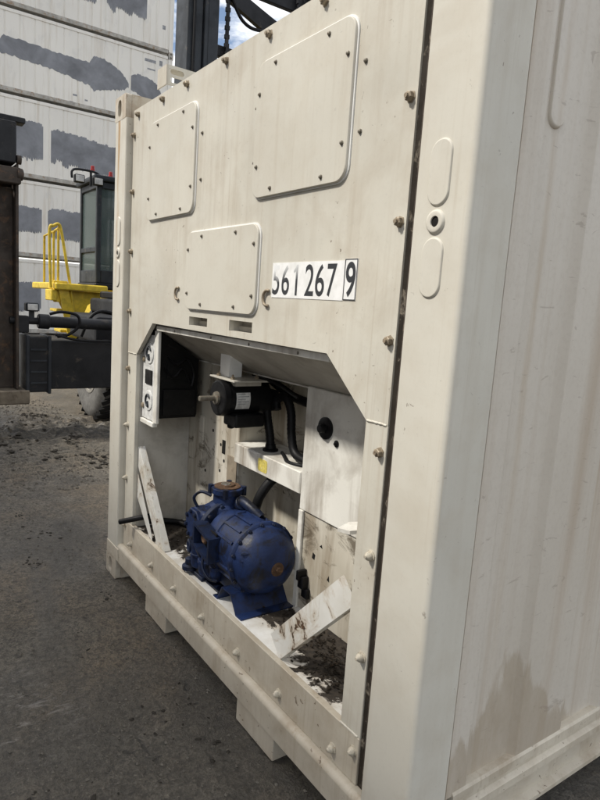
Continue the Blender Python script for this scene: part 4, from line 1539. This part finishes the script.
# cab: frame, panes, roof
cx0, cx1, cy0, cy1, cz0, cz1 = -9.95, -9.0, 1.86, 3.15, 1.75, 3.30
b = B()
t_ = .075
for x in (cx0, cx1 - t_):
    for y in (cy0, cy1 - t_):
        box(b, x, x + t_, y, y + t_, cz0, cz1, .012, 1)
for x in (cx0, cx1 - t_):
    for za, zb in ((cz0, cz0 + .20), (cz1 - .10, cz1)):
        box(b, x + .004, x + t_ - .004, cy0 + t_, cy1 - t_, za, zb, .01, 1)
for y in (cy0, cy1 - t_):
    for za, zb in ((cz0, cz0 + .20), (cz1 - .10, cz1), (cz0 + .48, cz0 + .56)):
        box(b, cx0 + t_, cx1 - t_, y + .004, y + t_ - .004, za, zb, .01, 1)
cab = fin('cab_frame', b, 'machine_grey', hd)
b = B(); box(b, cx0 - .06, cx1 + .06, cy0 - .06, cy1 + .06, cz1 + .001, cz1 + .09, .03, 2); fin('cab_roof', b, 'machine_grey', hd)
b = B(); box(b, cx0 - .02, cx1 + .02, cy0 - .02, cy1 + .02, cz0 - .10, cz0 - .001, .02, 1); fin('cab_floor', b, 'machine_black', hd)
b = B(); box(b, cx1 - .05, cx1 - .035, cy0 + t_, cy1 - t_, cz0 + .20, cz1 - .10); fin('windscreen_pane', b, 'glass', cab, 0)
b = B(); box(b, cx0 + t_, cx1 - t_, cy0 + .03, cy0 + .045, cz0 + .56, cz1 - .10); fin('door_pane', b, 'glass', cab, 0)
b = B(); box(b, cx0 + t_, cx1 - t_, cy0 + .03, cy0 + .045, cz0 + .20, cz0 + .48); fin('door_pane', b, 'glass', cab, 0)
b = B(); box(b, cx0 + .035, cx0 + .05, cy0 + t_, cy1 - t_, cz0 + .20, cz1 - .10); fin('rear_pane', b, 'glass', cab, 0)
b = B(); box(b, cx0 + .2, cx0 + .30, 2.3, 2.8, cz0 + .30, cz0 + 1.05, .04, 2); box(b, cx0 + .2, cx0 + .68, 2.3, 2.8, cz0 + .05, cz0 + .32, .04, 2); fin('driver_seat', b, 'machine_black', hd)
# roof lamps and beacon on a bent tube
b = B()
tube(b, smooth_path([(-9.0, 1.48, 3.28), (-9.0, 1.48, 3.38), (-9.0, 1.56, 3.42), (-9.0, 1.80, 3.42), (-9.0, 1.9, 3.38)]), .018, 8)
tube(b, [(-9.0, 1.76, 3.42), (-9.0, 1.76, 3.20)], .018, 8)
lb = fin('lamp_bracket', b, 'machine_black', hd, 60)
for y in (1.58, 1.86):
    b = B(); box(b, -9.02, -8.93, y - .075, y + .075, 3.22, 3.34, .012, 1); lm = fin('work_lamp', b, 'machine_black', lb)
    b = B(); box(b, -8.931, -8.922, y - .06, y + .06, 3.235, 3.325, .003, 1); fin('lamp_lens', b, 'lamp', lm)
for y, z in ((1.80, 3.46), (2.08, 3.42)):
    b = B(); lathe(b, (-9.05, y, z - .02), (0, 0, 1), [(0, .035), (.02, .035), (.022, .030), (.07, .028), (.075, .02), (.075, 0)], 14); fin('beacon', b, 'red', lb, 40)
# yellow deck, steps and handrail
b = B(); box(b, -9.9, -8.35, 1.10, 1.85, 1.60, 1.70, .015, 1); deck = fin('deck', b, 'yellow', hd)
b = B(); box(b, -8.80, -8.42, 1.06, 1.14, 1.44, 1.599, .01, 1); box(b, -8.50, -8.46, 1.10, 1.30, 1.42, 1.73, .01, 1); fin('deck_skirt', b, 'yellow', deck)
b = B()
prism(b, [(1.16, 1.60), (1.30, 1.60), (1.45, 0.95), (1.52, .55), (1.38, .55)], lambda u, v, w: (w, u, v), -8.455, -8.42)
prism(b, [(1.12, 1.598), (1.95, 1.598), (1.75, 1.50), (1.60, 1.40), (1.52, 1.20), (1.50, 1.0), (1.40, 1.0), (1.20, 1.40)], lambda u, v, w: (w, u, v), -8.55, -8.51)
fin('fender', b, 'yellow', hd, 0)
for z, y in ((1.30, 1.27), (1.00, 1.33), (.70, 1.39)):
    b = B(); box(b, -8.9, -8.51, y - .12, y + .10, z - .02, z + .02, .006, 1); fin('step', b, 'yellow', hd)
b = B()
tube(b, smooth_path([(-8.45, 1.06, 1.62), (-8.45, 1.045, 2.0), (-8.45, 1.04, 2.44), (-8.45, 1.09, 2.49), (-8.45, 1.16, 2.52), (-8.45, 1.20, 2.42), (-8.45, 1.28, 1.95), (-8.45, 1.34, 1.60), (-8.45, 1.37, 1.25), (-8.45, 1.30, 1.05)], 5), .021, 8)
tube(b, [(-8.50, 1.17, 1.70), (-8.50, 1.17, 2.44)], .018, 8)
tube(b, smooth_path([(-8.9, 1.20, 1.70), (-8.9, 1.20, 2.35), (-8.85, 1.20, 2.45), (-8.6, 1.19, 2.47), (-8.45, 1.17, 2.50)], 5), .018, 8)
tube(b, [(-9.5, 1.20, 1.70), (-9.5, 1.20, 2.42), (-8.9, 1.20, 2.45)], .018, 8)
fin('handrail', b, 'yellow', hd, 60)
# dark machinery between deck and mast
b = B()
box(b, -8.34, -7.6, 1.75, 2.4, 1.0, 1.50, .04, 1)
box(b, -8.2, -7.4, 1.68, 2.1, 1.52, 1.62, .02, 1)
tube(b, smooth_path([(-7.9, 1.45, 1.02), (-7.9, 1.50, 1.30), (-7.85, 1.7, 1.42), (-7.8, 2.0, 1.40)]), .05, 8)
fin('valve_block', b, 'machine_black', hd)
b = B(); box(b, -7.60, -6.42, 1.10, 1.75, 1.00, 1.32, .05, 2); box(b, -7.9, -6.9, 1.45, 2.2, 1.33, 1.52, .04, 2); fin('wheel_guard', b, 'machine_black', hd)
# mast: two uprights of nested channels, cross members, chain, hoses
MXH = -6.75
for s_, yb in ((1, 2.22), (-1, 4.50)):
    f_ = lambda y: yb + s_ * y
    b = B()
    for (ya, yc, xa, xb) in ((.0, .05, -.25, .12), (.05, .20, .07, .12), (.05, .20, -.25, -.20)):
        y0_, y1_ = sorted((f_(ya), f_(yc)))
        box(b, MXH + xa, MXH + xb, y0_, y1_, .35, 5.6, .006, 1)
    up_o = fin('outer_upright', b, 'machine_grey', hd)
    b = B()
    for (ya, yc, xa, xb) in ((.21, .26, -.20, .16), (.26, .40, .11, .16), (.26, .40, -.20, -.15)):
        y0_, y1_ = sorted((f_(ya), f_(yc)))
        box(b, MXH + xa, MXH + xb, y0_, y1_, .45, 7.0, .006, 1)
    fin('inner_upright', b, 'machine_grey', hd)
    b = B()
    y0_, y1_ = sorted((f_(.405), f_(.50)))
    cyl(b, (MXH - .1, (y0_ + y1_) / 2, .6), (MXH - .1, (y0_ + y1_) / 2, 6.4), .06, 14)
    fin('lift_cylinder', b, 'machine_black', hd, 40)
    b = B()
    yy = f_(.60)
    z = .9
    i = 0
    while z < 6.3:
        box(b, MXH - .02, MXH + .02, yy - (.03 if i % 2 else .018), yy + (.03 if i % 2 else .018), z, z + .052)
        z += .054
        i += 1
    fin('lift_chain', b, 'machine_black', hd, 0)
for z0_, z1_ in ((4.74, 4.88), (5.62, 5.84), (6.75, 6.98), (1.0, 1.25), (3.0, 3.2)):
    b = B(); box(b, MXH - .14, MXH - .06, 2.62, 4.10, z0_, z1_, .01, 1); fin('cross_member', b, 'machine_black', hd)
b = B()
prism(b, [(2.80, 5.42), (3.92, 4.98), (3.92, 5.25), (2.80, 5.62)], lambda u, v, w: (w, u, v), MXH - .05, MXH + .02)
fin('mast_stay', b, 'machine_black', hd, 0)
b = B()
tube(b, smooth_path([(MXH + .05, 2.85, 5.42), (MXH + .05, 3.0, 5.22), (MXH + .05, 3.2, 5.16), (MXH + .05, 3.45, 5.24), (MXH + .05, 3.8, 5.5)]), .022, 8)
tube(b, [(MXH + .14, 2.30, .8), (MXH + .14, 2.30, 5.4)], .02, 8)
fin('hydraulic_hose', b, 'rubber', hd, 60)
# carriage and side-lift spreader beam reaching out past the wheel
b = B(); box(b, -6.56, -6.40, 2.3, 4.4, .55, 1.15, .01, 1); box(b, -6.62, -6.46, 2.35, 4.35, 1.2, 1.6, .01, 1); fin('carriage', b, 'machine_black', hd)
b = B(); box(b, -6.34, -6.06, .50, 6.3, .512, 1.045, .012, 1); bm_ = fin('spreader_beam', b, 'machine_black', hd)
b = B(); box(b, -6.40, -6.02, .26, .498, .485, 1.085, .02, 2); fin('beam_end_sleeve', b, 'machine_black', bm_)
b = B()
for y in (.255, .475):
    box(b, -6.42, -6.00, y, y + .035, .47, 1.10, .008, 1)
for z in (.58, .70, .82, .94):
    box(b, -6.018, -6.008, .30, .465, z, z + .02)
fin('sleeve_ribs', b, 'machine_grey', bm_)
b = B(); cyl(b, (-6.15, .42, 1.245), (-6.15, 2.4, 1.215), .062, 16, .01); cyl(b, (-6.15, .40, 1.245), (-6.15, .52, 1.243), .08, 16, .01); cyl(b, (-6.15, .12, 1.247), (-6.15, .41, 1.246), .038, 12); box(b, -6.22, -6.08, .18, .30, 1.12, 1.30, .01, 1); fin('side_shift_cylinder', b, 'machine_black', bm_, 40)
b = B(); box(b, -6.20, -6.08, .27, .40, 1.35, 1.44, .012, 1); box(b, -6.16, -6.12, .31, .36, 1.27, 1.355); lm = fin('beam_lamp', b, 'machine_grey', bm_)
b = B(); box(b, -6.081, -6.070, .285, .385, 1.363, 1.428, .003, 1); fin('lamp_lens', b, 'lamp', lm)
b = B()
tube(b, smooth_path([(-6.06, .50, 1.33), (-6.04, .62, 1.36), (-6.02, .78, 1.33), (-6.02, .80, 1.22), (-6.04, .70, 1.12), (-6.05, .58, 1.09)]), .016, 8)
tube(b, smooth_path([(-6.05, .56, 1.11), (-6.0, .8, 1.06), (-6.0, 1.1, 1.055), (-6.05, 1.4, 1.06)]), .014, 8)
tube(b, smooth_path([(-6.3, .9, 1.08), (-6.3, 1.0, 1.30), (-6.3, 1.12, 1.38), (-6.3, 1.3, 1.36)]), .02, 8)
fin('beam_hoses', b, 'rubber', bm_, 60)
# rusty upright arm at the beam's end with its locking shoe
ar = bm_
b = B()
box(b, -6.33, -6.30, -.10, .20, .52, 2.82, .006, 1)
box(b, -6.299, -6.05, .165, .195, .52, 2.82, .006, 1)
box(b, -6.299, -6.05, -.10, -.07, .52, 2.82, .006, 1)
box(b, -6.299, -6.20, -.069, .164, .52, 2.60, .004, 1)
arm = fin('spreader_arm', b, 'rusty_dark', hd, 35, 'rusty dark upright arm at the end of the spreader beam')
b = B()
box(b, -6.28, -6.02, -.06, .17, 2.821, 3.22, .01, 1)
fin('arm_sleeve', b, 'machine_black', arm)
b = B()
lathe(b, (-6.04, .175, 2.72), (0, 1, 0), [(0, .06), (.05, .06), (.06, .045), (.06, 0)], 12)
lathe(b, (-6.04, .175, 2.86), (0, 1, 0), [(0, .045), (.04, .045), (.04, 0)], 12)
box(b, -6.14, -6.0, -.09, .21, 2.62, 2.78, .01, 1)
fin('pivot_pin', b, 'rusty_dark', arm, 40)
b = B(); box(b, -6.20, -6.05, -.10, .26, 3.2205, 3.275, .008, 1); fin('top_hook', b, 'machine_black', arm)
b = B(); box(b, -6.45, -5.98, -.15, .29, .365, .515, .012, 1); fin('locking_shoe', b, 'wood_block', arm)

# ------------------------------------------------------------------ unseen containers added behind the camera to shade the lower end wall
AY = -5.8
M['aisle'] = metal('sun_block_brown', (0.135, 0.085, 0.065), 0.6, 0.2, 0, (0.08, 0.045, 0.03), sc=3)
for k, lab in enumerate(('unseen brown container added to block sun, at the foot of its stack', 'unseen brown container added to block sun, in the middle of its stack', 'unseen brown container added to block sun, on top of its stack')):
    z0 = k * (H + .004)
    c = root('sun_block_container', (-4.4, AY - W / 2, z0), lab, 'container', 'unseen brown containers added to block sun')
    xa, xb = -10.5, 1.69
    b = B()
    prof = []
    x = xa + .16
    while x < xb - .42:
        prof += [(x, -.01), (x + .07, -.01), (x + .14, -.046), (x + .21, -.046)]
        x += .278
    r0 = [b.verts.new((x, AY + d, z0 + .18)) for x, d in prof]
    r1 = [b.verts.new((x, AY + d, z0 + H - .10)) for x, d in prof]
    for j in range(len(prof) - 1):
        b.faces.new((r0[j], r0[j + 1], r1[j + 1], r1[j]))
    fin('side_wall', b, 'aisle', c, 20)
    for za, zb in ((.05, .185), (H - .11, H - .012)):
        b = B(); box(b, xa + .18, xb - .18, AY - .10, AY - .004, z0 + za, z0 + zb, .006, 1); fin('side_rail', b, 'aisle', c)
    for xx in (xa, xb - .16):
        for yy in (AY - .16, AY - W):
            b = B(); box(b, xx, xx + .16, yy, yy + .16, z0 + .118, z0 + H - .118, .008, 1); fin('corner_post', b, 'aisle', c)
            for zz in (z0, z0 + H - .118):
                b = B(); box(b, xx - .006, xx + .166, yy - .002, yy + .162, zz, zz + .1178, .006, 1); fin('corner_casting', b, 'aisle', c)
    b = B(); box(b, xa + .02, xb - .02, AY - W + .02, AY - .11, z0 + .12, z0 + H - .04); fin('body', b, 'aisle', c)
